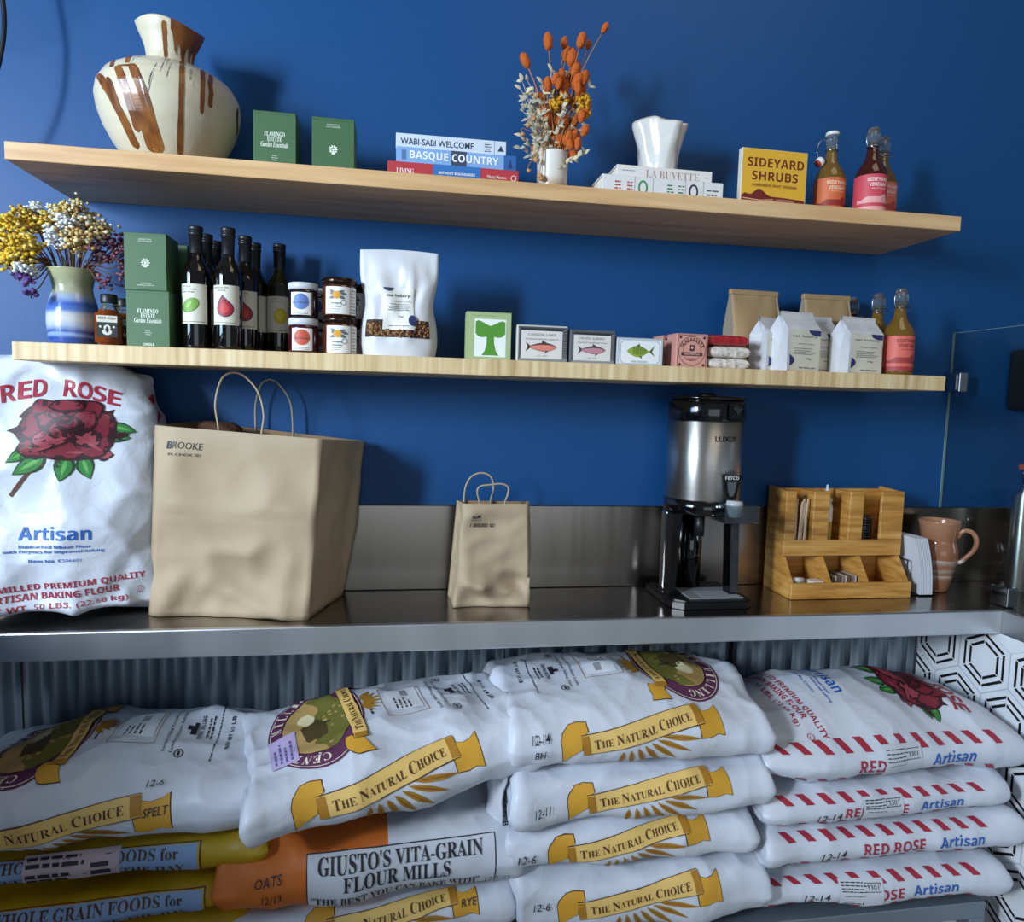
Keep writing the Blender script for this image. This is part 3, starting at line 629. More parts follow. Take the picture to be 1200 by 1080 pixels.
swing_bottle('dark red bottle with a pink label at the end of the upper shelf', (1.095, -.20, Z), M_rum, '#cc4a57', '#e8a9a6', '#f4dedb', SG, 0, False, -.1)
swing_bottle('pink-labelled bottle half hidden behind the dark red bottle', (1.155, -.155, Z), M_amber, '#d6735f', '#b34440', '#f4dedb', SG, 0, False, -.1)
# ------------------------------------------------------------------ lower shelf
Z = SH_L
# --- striped vase with dried statice
VP = [(.036, 0), (.041, .003), (.045, .018), (.0475, .045), (.0470, .068), (.0430, .088), (.0375, .105), (.036, .116), (.039, .132), (.0455, .148), (.0475, .1515), (.0455, .152), (.040, .142), (.034, .120), (.034, .09), (0, .02)]
M_strip = band_mat('blue_banded_glaze', [(0, '#3a5aa0'), (.09, '#2f4f9c'), (.13, '#8fa6cf'), (.17, '#33509a'), (.24, '#a9b6c9'), (.31, '#c7c8c4'), (.40, '#b9bfc4'), (.46, '#5674b4'), (.55, '#3d5fae'), (.62, '#93a5c4'), (.70, '#a9a98f'), (.85, '#9b9d7c'), (1, '#b5b48a')], 0, .152, .18, .010, 7, .5)
pv = []
for i in range(len(VP)-1):
    for k in range(3): a = k/3; pv.append((VP[i][0]*(1-a)+VP[i+1][0]*a, VP[i][1]*(1-a)+VP[i+1][1]*a))
t = thing('striped_vase', 'blue and cream banded pottery vase full of dried statice', 'vase', (-.657, -.185, Z))
mb = MB(); mb.lathe(pv+[VP[-1]], M_strip, 48); mb.build('body', t)
rd = random.Random(11)
def statice(name, label, colr, spots, stemc, petal=.0050, per=26, spread=.016, base=(-.657, -.185, Z+.03), jit=.5):
    t = thing(name, label, 'dried flowers', base, 0, 'dried flowers in the banded vase'); s_ = MB(); f_ = MB(); m2 = C(stemc, .9)
    ms = [mat('petal_'+c, c, .85) for c in colr]
    for (px, py, dy) in spots:
        dx = (px-81)*.00185+.008; dz = .1515-.03+(316-py)*.00194-.028; b = Vector((dx, dy, dz))
        a = Vector((max(-.022, min(.022, dx*.25)), max(-.02, min(.02, dy*.3)), -.01)); mid = Vector((max(-.032, min(.032, dx*.42)), max(-.03, min(.03, dy*.4)), .12))
        pts = smooth([tuple(a), tuple(mid), tuple(mid*.35+b*.65+Vector((0, 0, -.004))), tuple(b)], 4); s_.tube(pts, [.0013]*(len(pts)-3)+[.001, .0008, .0007], m2, 5)
        for k in range(per):
            o_ = Vector((rd.gauss(0, 1), rd.gauss(0, 1), rd.gauss(0, .75)))*spread*.52; e = b+o_
            if k % 3 == 0: s_.tube([b-Vector((0, 0, .012)), e], .0005, m2, 4)
            f_.blob(e, petal*rd.uniform(.75, 1.35), rd.choice(ms), 1, (1, 1, .8), None, .5, k)
    s_.build('stems', t); f_.build('blossoms', t)
Y = [(12, 285, -.02), (18, 262, -.03), (30, 250, -.01), (24, 275, -.05), (38, 262, -.05), (45, 275, -.06), (34, 285, -.06), (20, 295, -.04), (50, 262, -.03), (28, 298, -.05), (45, 292, -.06), (60, 256, -.03), (15, 272, -.0), (52, 285, -.05), (36, 248, .02), (66, 244, .0)]
statice('dried_statice_bunch', 'bright yellow dried statice heads leaning out of the banded vase', ['#e0bb2a', '#cfa726', '#b98f30', '#d9c36a'], Y, '#6f4a28', .0040, 60, .020)
statice('dried_statice_bunch', 'pale cream and tan dried statice rising above the banded vase', ['#d8c590', '#c9ab6c', '#b08b4c', '#e0d6b4'], [(75, 240, .0), (84, 236, -.01), (92, 244, .01), (98, 258, -.03), (88, 268, -.05), (98, 276, -.05), (108, 256, -.0), (112, 262, -.02), (92, 282, -.06), (80, 252, -.03), (104, 270, -.04)], '#75512c', .0040, 52, .018)
statice('dried_statice_bunch', 'white dried statice tufts among the yellow heads', ['#dfe4ea', '#cfd5dc', '#eef0f2'], [(42, 240, .0), (55, 242, .01), (80, 256, -.05), (86, 258, -.055), (72, 270, -.06), (76, 278, -.06), (4, 280, -.02), (40, 306, -.06), (46, 309, -.055), (34, 244, .02)], '#6f5030', .0036, 40, .014)
statice('dried_statice_bunch', 'dusty purple dried statice drooping beside the green boxes', ['#6d3d52', '#7e4a58', '#8e5a66', '#4f2f4a'], [(115, 268, -.02), (124, 274, -.03), (132, 282, -.03), (122, 290, -.04), (134, 294, -.03), (143, 268, -.02), (112, 280, -.05), (119, 316, -.05), (140, 318, -.03), (136, 304, -.03), (128, 266, .0), (108, 288, -.02), (138, 274, .01)], '#5b3b33', .0036, 22, .016)
statice('dried_statice_bunch', 'violet dried statice sprig hanging over the rim of the banded vase', ['#5a3b7a', '#6d4c8e', '#3f2b5c'], [(38, 313, -.055), (44, 314, -.06), (48, 318, -.06), (52, 330, -.065)], '#4b3a30', .0042, 18, .009)

# --- small chilli oil bottles
M_oil = mat('chilli_oil', '#8e3d0e', .06, trans=.35, coat=.4)
def oil(label, loc):
    t = thing('chilli_oil_bottle', label, 'bottle', loc, .18, 'small chilli oil bottles')
    mb = MB(); b = bmesh.new(); bmesh.ops.create_cube(b, size=1)
    for v in b.verts: v.co = Vector((v.co.x*.047, v.co.y*.047, .036+v.co.z*.072))
    bmesh.ops.bevel(b, geom=b.edges[:], offset=.007, segments=3, affect='EDGES'); mb.bm(b, M_oil, True)
    mb.build('body', t)
    mb = MB(); mb.lathe([(.0165, .071), (.0145, .078), (.0125, .083), (.0125, .088)], M_clear, 24); mb.build('neck', t)
    mb = MB(); mb.lathe([(.0150, .0862), (.0155, .088), (.0155, .102), (.014, .104), (0, .1042)], M_black, 24); mb.build('cap', t)
    mb = MB(); fm = front(0, 0, -.0236); deco(mb, rect(-.018, .018, .018, .060), fm, M_cream, .0002); K = C('#26262a')
    deco(mb, rect(-.018, .018, .018, .047), fm, K, .0005); deco(mb, tbox('OLIO ROJO', 0, .0545, .031, .0055, 'bold'), fm, K, .0005)
    deco(mb, ell(0, .028, .0085, .006), fm, M_cream, .0008); deco(mb, ell(0, .036, .006), fm, M_cream, .0008); deco(mb, leafpoly(0, .026, 0, .040, .006), fm, K, .0011)
    for sx in (-1, 1): deco(mb, ell(sx*.012, .038, .0022), fm, M_cream, .0008)
    mb.build('label', t)
    mb = MB(); mb.tube([(.0135*math.cos(a*.4), .0135*math.sin(a*.4), .0795) for a in range(16)], .0009, M_black, 5, True); mb.build('collar_ring', t)
oil('small orange oil bottle with black cap, nearest the shelf edge', (-.579, -.212, Z)); oil('small orange oil bottle, second in the row by the green boxes', (-.5735, -.150, Z)); oil('small orange oil bottle at the wall end of its row', (-.566, -.088, Z))

# --- green box stack
SGX = 'green boxes on the lower shelf'
giftbox('green box with white lettering, bottom of the stack by the wine bottles', 'logo', (-.497, -.198, Z), .0805, .1125, .084, SGX)
giftbox('green box with a small white crest, on top of its stack', 'crest', (-.5005, -.199, Z+.1128), .0785, .1115, .082, SGX, .01)
giftbox('green box mostly hidden at the wall behind the bottom stacked box', 'plain', (-.490, -.088, Z), .0805, .1125, .084, 'green boxes by the wall')
giftbox('green box mostly hidden at the wall behind the top stacked box', 'plain', (-.492, -.088, Z+.1128), .0805, .1125, .084, 'green boxes by the wall')

# --- olive oil and vinegar bottles
M_wine = mat('dark_bottle_glass', '#0d0a08', .05, coat=.6); M_wineg = mat('green_bottle_glass', '#1c1f0a', .05, coat=.6); M_caps = mat('matt_black_capsule', '#17171b', .42)
def tallbottle(label, kind, loc, rz=0.):
    t = thing('tall_bottle', label, 'bottle', loc, rz, 'dark label-fronted bottles')
    mb = MB(); R = .0277
    mb.lathe([(R*.7, .0), (R*.96, .002), (R, .007), (R, .150), (R*.97, .158), (R*.85, .168), (R*.62, .179), (R*.48, .188), (.0118, .197), (.0112, .214)], M_wineg if kind == 'lemon' else M_wine, 40); mb.build('body', t)
    mb = MB(); mb.lathe([(.0119, .196), (.0124, .197), (.0131, .232), (.0143, .2325), (.0143, .2375), (.0131, .238), (.0131, .241), (.0143, .2415), (.0143, .248), (.0135, .2505), (0, .251)], M_caps, 28)
    mb.build('capsule', t)
    mb = MB(); fl = cyl(R+.0002); x = [-.031+.062*i/20 for i in range(21)]; deco(mb, strip([(q, .132) for q in x], [(q, .052) for q in x]), fl, M_cream, .0002)
    K = C('#5b5b58')
    rows = {'olive': ('BY OLEA', 'ESTATE GROWN', 'EXTRA VIRGIN'), 'fig': ('CALIFORNIA FIG', 'VINEGAR'), 'lemon': ('CITRUS', 'LEMON OIL'), 'none': ()}[kind]
    for i, s in enumerate(rows): deco(mb, tbox(s, -.010+(.004 if i == 1 else 0), .1265-.0055*i, .004*len(s)*.62, .0028, 'sans', .01), fl, K, .0005)
    tlines(mb, fl, -.026, .026, [.0565], K, .0012, 4)
    if kind == 'olive':
        deco(mb, ell(-.004, .089, .0195, .0130, .55, 28), fl, C('#4e7d2c'), .0005, .004); deco(mb, blobpoly(-.004, .089, .0175, .0115, .55, 3, .1), fl, C('#74a03f'), .0007, .004); deco(mb, leafpoly(-.012, .083, .001, .098, .007), fl, C('#93b95c'), .0009)
    elif kind == 'fig':
        for s, c, e in ((1., '#43204a', .0005), (.86, '#a0202c', .0008), (.5, '#c43a3c', .0010)):
            P = []
            for k in range(28):
                a = 2*PI*k/28; P.append((s*.0172*math.cos(a), s*(.0165*math.sin(a)+(.010*max(0, math.cos(a-1.95))**6))))
            if s == 1: deco(mb, poly([(-.010, .102), (-.006, .100), (-.0015, .1115), (-.004, .113)]), fl, C('#2c1733'), .0006)
            deco(mb, xf(poly(P), .001, .084), fl, C(c), e, .004)
    elif kind == 'lemon': deco(mb, ell(.004, .088, .0145, .0175), fl, C('#c9b21c'), .0005, .004); deco(mb, ell(.002, .090, .010, .012), fl, C('#d8c52e'), .0007, .004)
    mb.build('label', t)
tallbottle('dark bottle with a green olive on its label, beside the green boxes', 'olive', (-.416, -.2, Z), -.05)
tallbottle('dark bottle hidden behind the olive-labelled bottle', 'none', (-.414, -.13, Z)); tallbottle('dark bottle against the wall, last in the row behind the olive label', 'none', (-.412, -.062, Z))
tallbottle('dark bottle whose whole red fig label faces the front', 'fig', (-.352, -.205, Z), -.06)
tallbottle('dark bottle with a half covered red fig label, second in its row', 'fig', (-.333, -.135, Z), .1); tallbottle('dark bottle with only a strip of blank label showing, last in the fig row', 'none', (-.326, -.068, Z), .2)
tallbottle('green glass bottle with a yellow lemon label near the jam jars', 'lemon', (-.272, -.072, Z), .1)

# --- jam jars
M_jam = mat('dark_jam', '#1b1013', .08, coat=.6); M_jamr = mat('red_jam', '#3d1016', .08, coat=.6); M_kum = mat('amber_marmalade', '#4d2414', .08, coat=.6)
M_wlid = mat('white_lid', '#c9cdd2', .3); M_dlid = mat('bronze_lid', '#3a2a22', .22, .8)
def jar(label, kind, loc, rz=0.):
    white = kind in ('blue', 'red'); t = thing('jam_jar', label, 'jar', loc, rz, 'jam jars' if white else 'marmalade jars'); R, H = (.031, .073) if white else (.0355, .0795)
    mb = MB()
    mb.lathe([(R*.85, 0), (R*.97, .003), (R, .008), (R, H-.020), (R*.95, H-.015), (R*.9, H-.013)], {'blue': M_jam, 'red': M_jamr}.get(kind, M_kum), 32); mb.build('body', t)
    mb = MB(); m = M_wlid if white else M_dlid; mb.lathe([(R*.96, H-.014), (R*1.0, H-.0135), (R*1.0, H-.0015), (R*.96, H-.0002), (R*.8, H-.0006), (0, H-.0006)], m, 40)
    if not white:
        for k in range(40):
            a = 2*PI*k/40; mb.tube([(R*1.0*math.cos(a), R*1.0*math.sin(a), H-.013), (R*1.0*math.cos(a), R*1.0*math.sin(a), H-.003)], .0006, m, 4)
    mb.build('lid', t)
    mb = MB(); fl = cyl(R+.0002); K = C('#4a4d55')
    if white:
        x = [-.022+.044*i/14 for i in range(15)]; deco(mb, strip([(q, .052) for q in x], [(q, .006) for q in x]), fl, M_paper, .0002)
        deco(mb, ell(0, .033, .0165), fl, C('#5b78b4' if kind == 'blue' else '#c4553f'), .0005, .004)
        deco(mb, tbox('BLUEBERRY' if kind == 'blue' else 'STRAWBERRY', 0, .031, .034, .0028, 'sans'), fl, K, .0009, .004); tlines(mb, fl, -.019, .019, [.0115, .0085], K, .0012, 7)
    else:
        x = [-.030+.074*i/20 for i in range(21)]; deco(mb, strip([(q, .060) for q in x], [(q, .004) for q in x]), fl, M_paper, .0002)
        deco(mb, rect(.0245, .004, .0252, .060), fl, K, .0005); tlines(mb, fl, .027, .042, [.008+.0065*k for k in range(8)], K, .0015, 8)
        O = C('#d99a2b'); G = C('#5d6a72')
        for k, (a, b, c_, d_) in enumerate(((-.006, .043, -.020, .055), (-.004, .045, .012, .053), (-.006, .040, -.022, .036), (.0, .040, .014, .036), (-.012, .044, -.018, .049), (.004, .046, .018, .044))): deco(mb, leafpoly(a, b, c_, d_, .007), fl, G, .0005)
        deco(mb, blobpoly(-.005, .043, .0085, .0075, 0, 2, .1), fl, O, .0008, .004); deco(mb, ring(.010, .028, .006, .006, .0012), fl, G, .0005)
        deco(mb, tbox('Kumquat', -.006, .026, .022, .005, 'sit'), fl, G, .0007); deco(mb, tbox('marmalade', -.006, .020, .022, .004, 'sit'), fl, G, .0007); tlines(mb, fl, -.018, .006, [.014, .010], K, .0011, 9)
    mb.build('label', t)
jar('jam jar with white lid and red dot label, under the blue dot jar', 'red', (-.201, -.206, Z)); jar('jam jar with white lid and blue dot label on top of another', 'blue', (-.202, -.205, Z+.0732), -.04)
jar('white-lidded jam jar tucked behind the red dot jar', 'red', (-.184, -.130, Z)); jar('white-lidded jam jar tucked behind the blue dot jar', 'blue', (-.185, -.130, Z+.0732))
jar('marmalade jar with orange fruit label, bottom of the pair by the white pouch', 'kum', (-.1265, -.206, Z), .08); jar('marmalade jar with orange fruit label, stacked on its twin', 'kum', (-.128, -.206, Z+.0797), .05)
jar('marmalade jar half hidden behind the lower marmalade jar', 'kum', (-.102, -.127, Z)); jar('marmalade jar half hidden behind the upper marmalade jar', 'kum', (-.103, -.127, Z+.0797))

# --- paper goods from the bakery
M_pouch = paper_mat('pouch_white', '#d0d1d5', .42, .16, 10.); M_navy = C('#2b3468'); M_txt = C('#3c3c42')
def pouch(label, loc, w_, h, m, rz=0., win=False, lab=None, th=.034, group=None, name='stand_up_pouch'):
    t = thing(name, label, 'bag', loc, rz, group); nu, nv = 30, 40
    def S(u, v, side):
        waist = 1-.10*math.exp(-((v-.5)/.16)**2)+.01*math.sin(v*9); x = u*w_/2*waist*(1 if v > .12 else 1-.05*(1-v/.12))
        tk = th*min(1, (1-v)*1.5)**.8*(.9+.25*math.exp(-((v-.25)/.3)**2)); y = side*(tk*(max(0, 1-abs(u)**3))**.6+.0006)
        q = noise.noise(Vector((u*2.2, v*4, side*3+w_*10))); q2 = abs(noise.noise(Vector((u*3+5, v*3.4, side*2)))); amp = .011*min(1, (1-v)*5)*min(1, v*6)*(1-abs(u)**4)
        return Vector((x, y+side*(q-.8*q2)*amp, v*h+.004*math.cos(u*1.5)*v-.004*v))
    mb = MB(); Fg = [[S(-1+2*i/nu, j/nv, -1) for j in range(nv+1)] for i in range(nu+1)]; Bg = [[S(1-2*i/nu, j/nv, 1) for j in range(nv+1)] for i in range(nu+1)]
    mb.grid(Fg+Bg, m, cu=True); n = len(mb.v); mb.f.append(tuple(range(0, n, nv+1))); mb.mi.append(0); mb.sm.append(False)
    def fm(x, y, e): p = S(x/(w_/2), y/h, -1); return p+Vector((0, -e-.0006, 0))
    mb.build('bag_body', t)
    if win:
        m2 = MB(); deco(m2, rect(-w_*.42, h*.18, w_*.40, h*.34), fm, C('#3a2417', .8), .0004, .008); rr = random.Random(2); cl = [mat('oat_'+c, c, .8) for c in ('#8a5f34', '#6b4423', '#a57a48', '#4a2d1a')]
        for k in range(240):
            x, y = rr.uniform(-w_*.40, w_*.38), rr.uniform(h*.19, h*.33)
            if -w_*.21 < x < w_*.22 and y > h*.245: continue
            m2.blob(fm(x, y, .0008), rr.uniform(.002, .0042), rr.choice(cl), 1, (1, .5, 1), None, .4, k)
        o = m2.build('granola_window', t)
    if lab: m3 = MB(); lab(m3, fm, w_, h); m3.build('label', t)
def oat_label(mb, fm, w_, h):
    deco(mb, rect(-w_*.20, h*.25, w_*.21, h*.64), fm, C('#dcdad4'), .0012, .008)
    deco(mb, strip([(-w_*.21+w_*.14*k/8, h*.64) for k in range(9)], [(-w_*.21+w_*.14*k/8, h*.64-.007*math.sqrt(max(0, 1-((k-4)/4)**2))-.0003) for k in range(9)]), fm, M_navy, .0030)
    deco(mb, tbox('oat bakery', -w_*.01, h*.565, w_*.33, h*.034, 'sans', .012), fm, M_txt, .0030, .006); deco(mb, tbox('coconut hazelnut granola', 0, h*.51, w_*.34, h*.011, 'sans'), fm, M_txt, .0030, .006); tlines(mb, fm, -w_*.16, w_*.16, [h*.485, h*.46, h*.445, h*.43], M_txt, .0011, 6, .0030, 'c')
    deco(mb, tbox('16g', w_*.03, h*.37, w_*.07, h*.02, 'serif'), fm, M_txt, .0030); deco(mb, tbox('we love you', 0, h*.285, w_*.26, h*.014, 'bold'), fm, M_txt, .0030); deco(mb, ell(w_*.19, h*.335, w_*.055, h*.05), fm, M_navy, .0034, .006)
pouch('tall white pouch with a granola window, beside the jam jars', (-.003, -.200, Z), .165, .229, M_pouch, -.03, True, oat_label)
M_kpouch = paper_mat('kraft_pouch', '#a98a63', .7, .12, 18.)
def kr_lab(mb, fm, w_, h):
    deco(mb, rect(-w_*.12, h*.10, w_*.22, h*.40), fm, C('#dcdad4'), .0010, .01); deco(mb, ell(w_*.0, h*.39, w_*.10, h*.025), fm, M_navy, .0014); deco(mb, tbox('oat bakery', .02*w_, h*.34, w_*.24, h*.03), fm, M_txt, .0014); tlines(mb, fm, -w_*.08, w_*.18, [h*.28, h*.25, h*.2], M_txt, .0014, 3, .0014)
M_clearbag = mat('clear_side_film', '#b7a58c', .12, trans=.3)
def kraftbag(label, loc, rz):
    t = thing('kraft_pouch', label, 'bag', loc, rz, 'kraft pouches behind the white bags'); w_, d, h = .132, .07, .205; mb = MB()
    poly_ = [(-d/2, 0), (-d/2, .55*h), (-.006, .94*h), (-.006, h), (.004, h), (.004, .94*h), (d/2, .55*h), (d/2, 0)]
    nx = 16; P = []
    for i in range(nx+1):
        x = -w_/2+w_*i/nx; k = 1-abs(2*i/nx-1)**4; P.append([Vector((x*(1 if b < .5*h else 1-.03*b/h), a*(1 if b > .9*h else (.72+.28*k))+.004*noise.noise(Vector((x*30, b*22, a*20))), b)) for a, b in [(poly_[q][0]*(1-s/4)+poly_[(q+1) % 8][0]*s/4, poly_[q][1]*(1-s/4)+poly_[(q+1) % 8][1]*s/4) for q in range(8) for s in range(4)]])
    mb.grid(P, M_kpouch, True, False, True); n = len(P[0])
    for i0 in (0, nx*n): mb.f.append(tuple(range(i0, i0+n))); mb.mi.append(mb._mi(M_clearbag)); mb.sm.append(False)
    mb.build('bag_body', t)
    m2 = MB(); m2.box(-w_/2, w_/2, -.0085, .006, .935*h, h, M_kpouch, .002); m2.build('rolled_top', t)
    m3 = MB(); fm = front(0, 0, -d/2-.0012); kr_lab(m3, fm, w_, h); m3.build('label', t)
    m4 = MB(); rr = random.Random(3); cl = [mat('oat_'+c, c, .8) for c in ('#8a5f34', '#6b4423', '#a57a48')]
    deco(m4, rect(-w_*.46, .02, -w_*.14, h*.38), fm, C('#5a3a22', .8), .0004)
    for k in range(60): m4.blob(fm(rr.uniform(-w_*.44, -w_*.16), rr.uniform(.024, h*.36), .001), rr.uniform(.004, .007), rr.choice(cl), 1, (1, .4, 1), None, .4, k)
    m4.build('granola_window', t)
kraftbag('brown kraft pouch with rolled top behind the red packet', (.872, -.090, Z), .06); kraftbag('brown kraft pouch with rolled top behind the middle white bags', (1.073, -.085, Z), .02)
def bakerybag(label, loc, w_, d, h, rz):
    t = thing('bakery_bag', label, 'bag', loc, rz, 'white bakery bags'); mb = MB(); hs = .70*h
    prof = []
    base = [(-d/2, 0), (-d/2, hs), (-.004, h-.010), (-.004, h), (.004, h), (.004, h-.010), (d/2, hs), (d/2, 0)]; ns = (6, 4, 1, 1, 1, 4, 6, 3)
    for q in range(8):
        for s in range(ns[q]): a = s/ns[q]; prof.append((base[q][0]*(1-a)+base[(q+1) % 8][0]*a, base[q][1]*(1-a)+base[(q+1) % 8][1]*a))
    nx = 14; sd = loc[0]*31
    def S(x, y, z): return Vector((x, y+.0025*noise.noise(Vector((x*24+sd, z*20, y*12))), z+(.002*noise.noise(Vector((x*20+sd, 3, 1))) if z > .8*h else 0)))
    P = [[S(-w_/2+w_*i/nx, a, b) for a, b in prof] for i in range(nx+1)]; mb.grid(P, M_pouch, True, False, True); n = len(prof)
    for sg in (-1, 1):     # tucked gusset sides
        x = sg*w_/2; i0 = 0 if sg < 0 else nx*n
        c = len(mb.v); gz = [0, hs*.6, hs, h-.01]; gi = [sg*-.001, sg*-.004, sg*-.010, sg*-.014]
        mb.add([mb.v[i0+k] for k in range(n)], [], M_pouch)
        mid = [(x+gi[k], 0, gz[k]) for k in range(4)]; kk = len(mb.v); mb.add(mid, [], M_pouch)
        fr = [c+k for k in (0, 4, 6, 10)]; bk = [c+k for k in (23, 19, 17, 13)] if n > 23 else None
        fr = [c+min(range(n), key=lambda q: (abs(prof[q][1]-z_)+(0 if prof[q][0] <= -.003 else 9))) for z_ in gz]; bk = [c+min(range(n), key=lambda q: (abs(prof[q][1]-z_)+(0 if prof[q][0] >= .003 else 9))) for z_ in gz]
        i = mb._mi(M_pouch)
        for k in range(3):
            for q in ((fr[k], fr[k+1], kk+k+1, kk+k), (kk+k, kk+k+1, bk[k+1], bk[k])): mb.f.append(q); mb.mi.append(i); mb.sm.append(False)
    mb.build('bag_body', t)
    m3 = MB()
    def fm(x, z, e): return S(x, -d/2, z)+Vector((0, -e-.0004, 0))
    deco(m3, rect(-w_*.44, .003, w_*.47, hs*.985), fm, M_cream, .0006, .012)
    deco(m3, tbox('oat bakery', .0, hs*.83, w_*.74, hs*.07, 'mono'), fm, M_txt, .0010, .01); deco(m3, tbox('toasted cookies', .05*w_, hs*.66, w_*.5, hs*.03, 'sans'), fm, M_txt, .001, .01); tlines(m3, fm, -w_*.3, w_*.38, [hs*.55, hs*.50, hs*.46, hs*.42], M_txt, .0013, 5, .001); deco(m3, tbox('200g', .12*w_, hs*.31, w_*.16, hs*.045, 'bold'), fm, M_txt, .001); deco(m3, tbox('we love you', .1*w_, hs*.10, w_*.5, hs*.05, 'bold'), fm, M_txt, .001, .01)
    deco(m3, strip([(w_*(.10+.37*k/10), hs*.985) for k in range(11)], [(w_*(.10+.37*k/10), hs*(.985-.13*math.sqrt(max(0, 1-((k-8)/8)**2 if k < 8 else 1)))) for k in range(11)]), fm, M_navy, .001)
    deco(m3, strip([(-w_*.44+w_*.18*math.sin(PI*k/10*.5+.0)*0+w_*.0001+w_*.15*math.sin(PI*k/10), hs*(.13+.28*k/10)) for k in range(11)], [(-w_*.44, hs*(.13+.28*k/10)) for k in range(11)]), fm, M_navy, .001)
    m3.build('label', t)
bakerybag('small white bakery bag at the red packet end of the row', (.893, -.150, Z), .082, .058, .132, .30)
bakerybag('white bakery bag with its whole label showing, second from the kraft pouch', (.928, -.196, Z), .098, .064, .142, .22)
bakerybag('white bakery bag half covered, behind the two front bakery bags', (1.012, -.140, Z), .098, .064, .142, .16)
bakerybag('white bakery bag with navy dots standing next to the swing-top bottles', (1.087, -.200, Z), .100, .064, .137, .16)
SG2 = 'swing-top vinegar bottles on the lower shelf'
swing_bottle('amber bottle with a coral label at the end of the lower shelf', (1.199, -.200, Z), M_amber, '#d8695c', '#a03a3c', '#8f2f33', SG2, 0, False, -.05)
swing_bottle('amber bottle half hidden behind the coral-labelled bottle', (1.196, -.122, Z), M_amber, '#d8695c', '#a03a3c', '#8f2f33', SG2, 0, False, -.1)
swing_bottle('dark swing-top bottle furthest back beside the kraft pouch', (1.178, -.045, Z), M_rum, '#c24a52', '#e8a9a6', '#f4dedb', SG2, 0, False, -.1)

# --- cartons and tins
def carton(name, label, x0, x1, h, y0, d, side, printer, cat='box', rz=0., group=None):
    t = thing(name, label, cat, ((x0+x1)/2, y0, Z), rz, group); w_ = x1-x0; mb = MB(); mb.box(-w_/2, w_/2, 0, d, 0, h, C(side), .0009); printer(mb, front(0, 0, 0), w_, h); mb.build('carton', t)
    m2 = MB(); m2.box(-w_/2, w_/2, .0, d, h, h+.0006, C(side)); m2.box(-w_/2-.0005, -w_/2, d*.1, d*.9, h*.08, h*.92, C(side)); m2.build('closing_flaps', t)
def pr_whale(mb, fm, w_, h):
    deco(mb, rect(-w_*.47, h*.02, w_*.49, h*.98), fm, C('#a3b583'), .0003); deco(mb, rect(-w_*.32, h*.08, w_*.38, h*.86), fm, C('#e6ece4'), .0006); G = C('#4f8f2c')
    T = []; B = []
    pts = [(-.30, .56, .80), (-.24, .50, .83), (-.15, .48, .80), (-.05, .50, .75), (.03, .46, .72), (.11, .50, .75), (.21, .48, .80), (.30, .50, .83), (.36, .56, .80)]
    deco(mb, strip([(x*w_, b*h) for x, a, b in pts], [(x*w_, a*h) for x, a, b in pts]), fm, G, .0009); deco(mb, strip([(-.05*w_, .52*h), (.11*w_, .52*h)], [(-.05*w_, .3*h), (.11*w_, .3*h)]), fm, G, .0012)
    deco(mb, poly([(-.05*w_, .36*h), (.11*w_, .36*h), (.15*w_, .2*h), (.22*w_, .11*h), (-.16*w_, .11*h), (-.09*w_, .2*h)]), fm, G, .0015); tlines(mb, fm, -w_*.4, w_*.4, [h*.93], C('#77885c'), .0012, 2)
carton('fish_carton', 'pale green carton with a green whale tail, alone beside the tins', .142, .2405, .104, -.222, .035, '#98aa76', pr_whale)
def fish(mb, fm, cx, cy, L, hgt, body, back, fin):
    n = 16; xs = [cx-L*.36+L*.80*k/n for k in range(n+1)]; hh = [hgt/2*(math.sin(PI*(.06+.94*k/n))**.8*(1-.35*(1-k/n))+.08) for k in range(n+1)]
    deco(mb, strip([(x, cy+q) for x, q in zip(xs, hh)], [(x, cy-q) for x, q in zip(xs, hh)]), fm, C(fin), .0009); deco(mb, strip([(x, cy+q*.55) for x, q in zip(xs, hh)], [(x, cy-q*.86) for x, q in zip(xs, hh)]), fm, C(body), .0011)
    deco(mb, poly([(cx-L*.34, cy+hgt*.06), (cx-L*.34, cy-hgt*.06), (cx-L*.50, cy-hgt*.5), (cx-L*.44, cy), (cx-L*.50, cy+hgt*.5)]), fm, C(fin), .0010)
    deco(mb, poly([(cx-L*.02, cy+hgt*.4), (cx+L*.14, cy+hgt*.45), (cx+L*.0, cy+hgt*.72)]), fm, C(fin), .0010); deco(mb, poly([(cx+L*.1, cy-hgt*.42), (cx+L*.18, cy-hgt*.42), (cx+L*.08, cy-hgt*.72)]), fm, C(fin), .0010); deco(mb, ell(cx+L*.36, cy+hgt*.05, hgt*.06), fm, C('#15151a'), .0013)
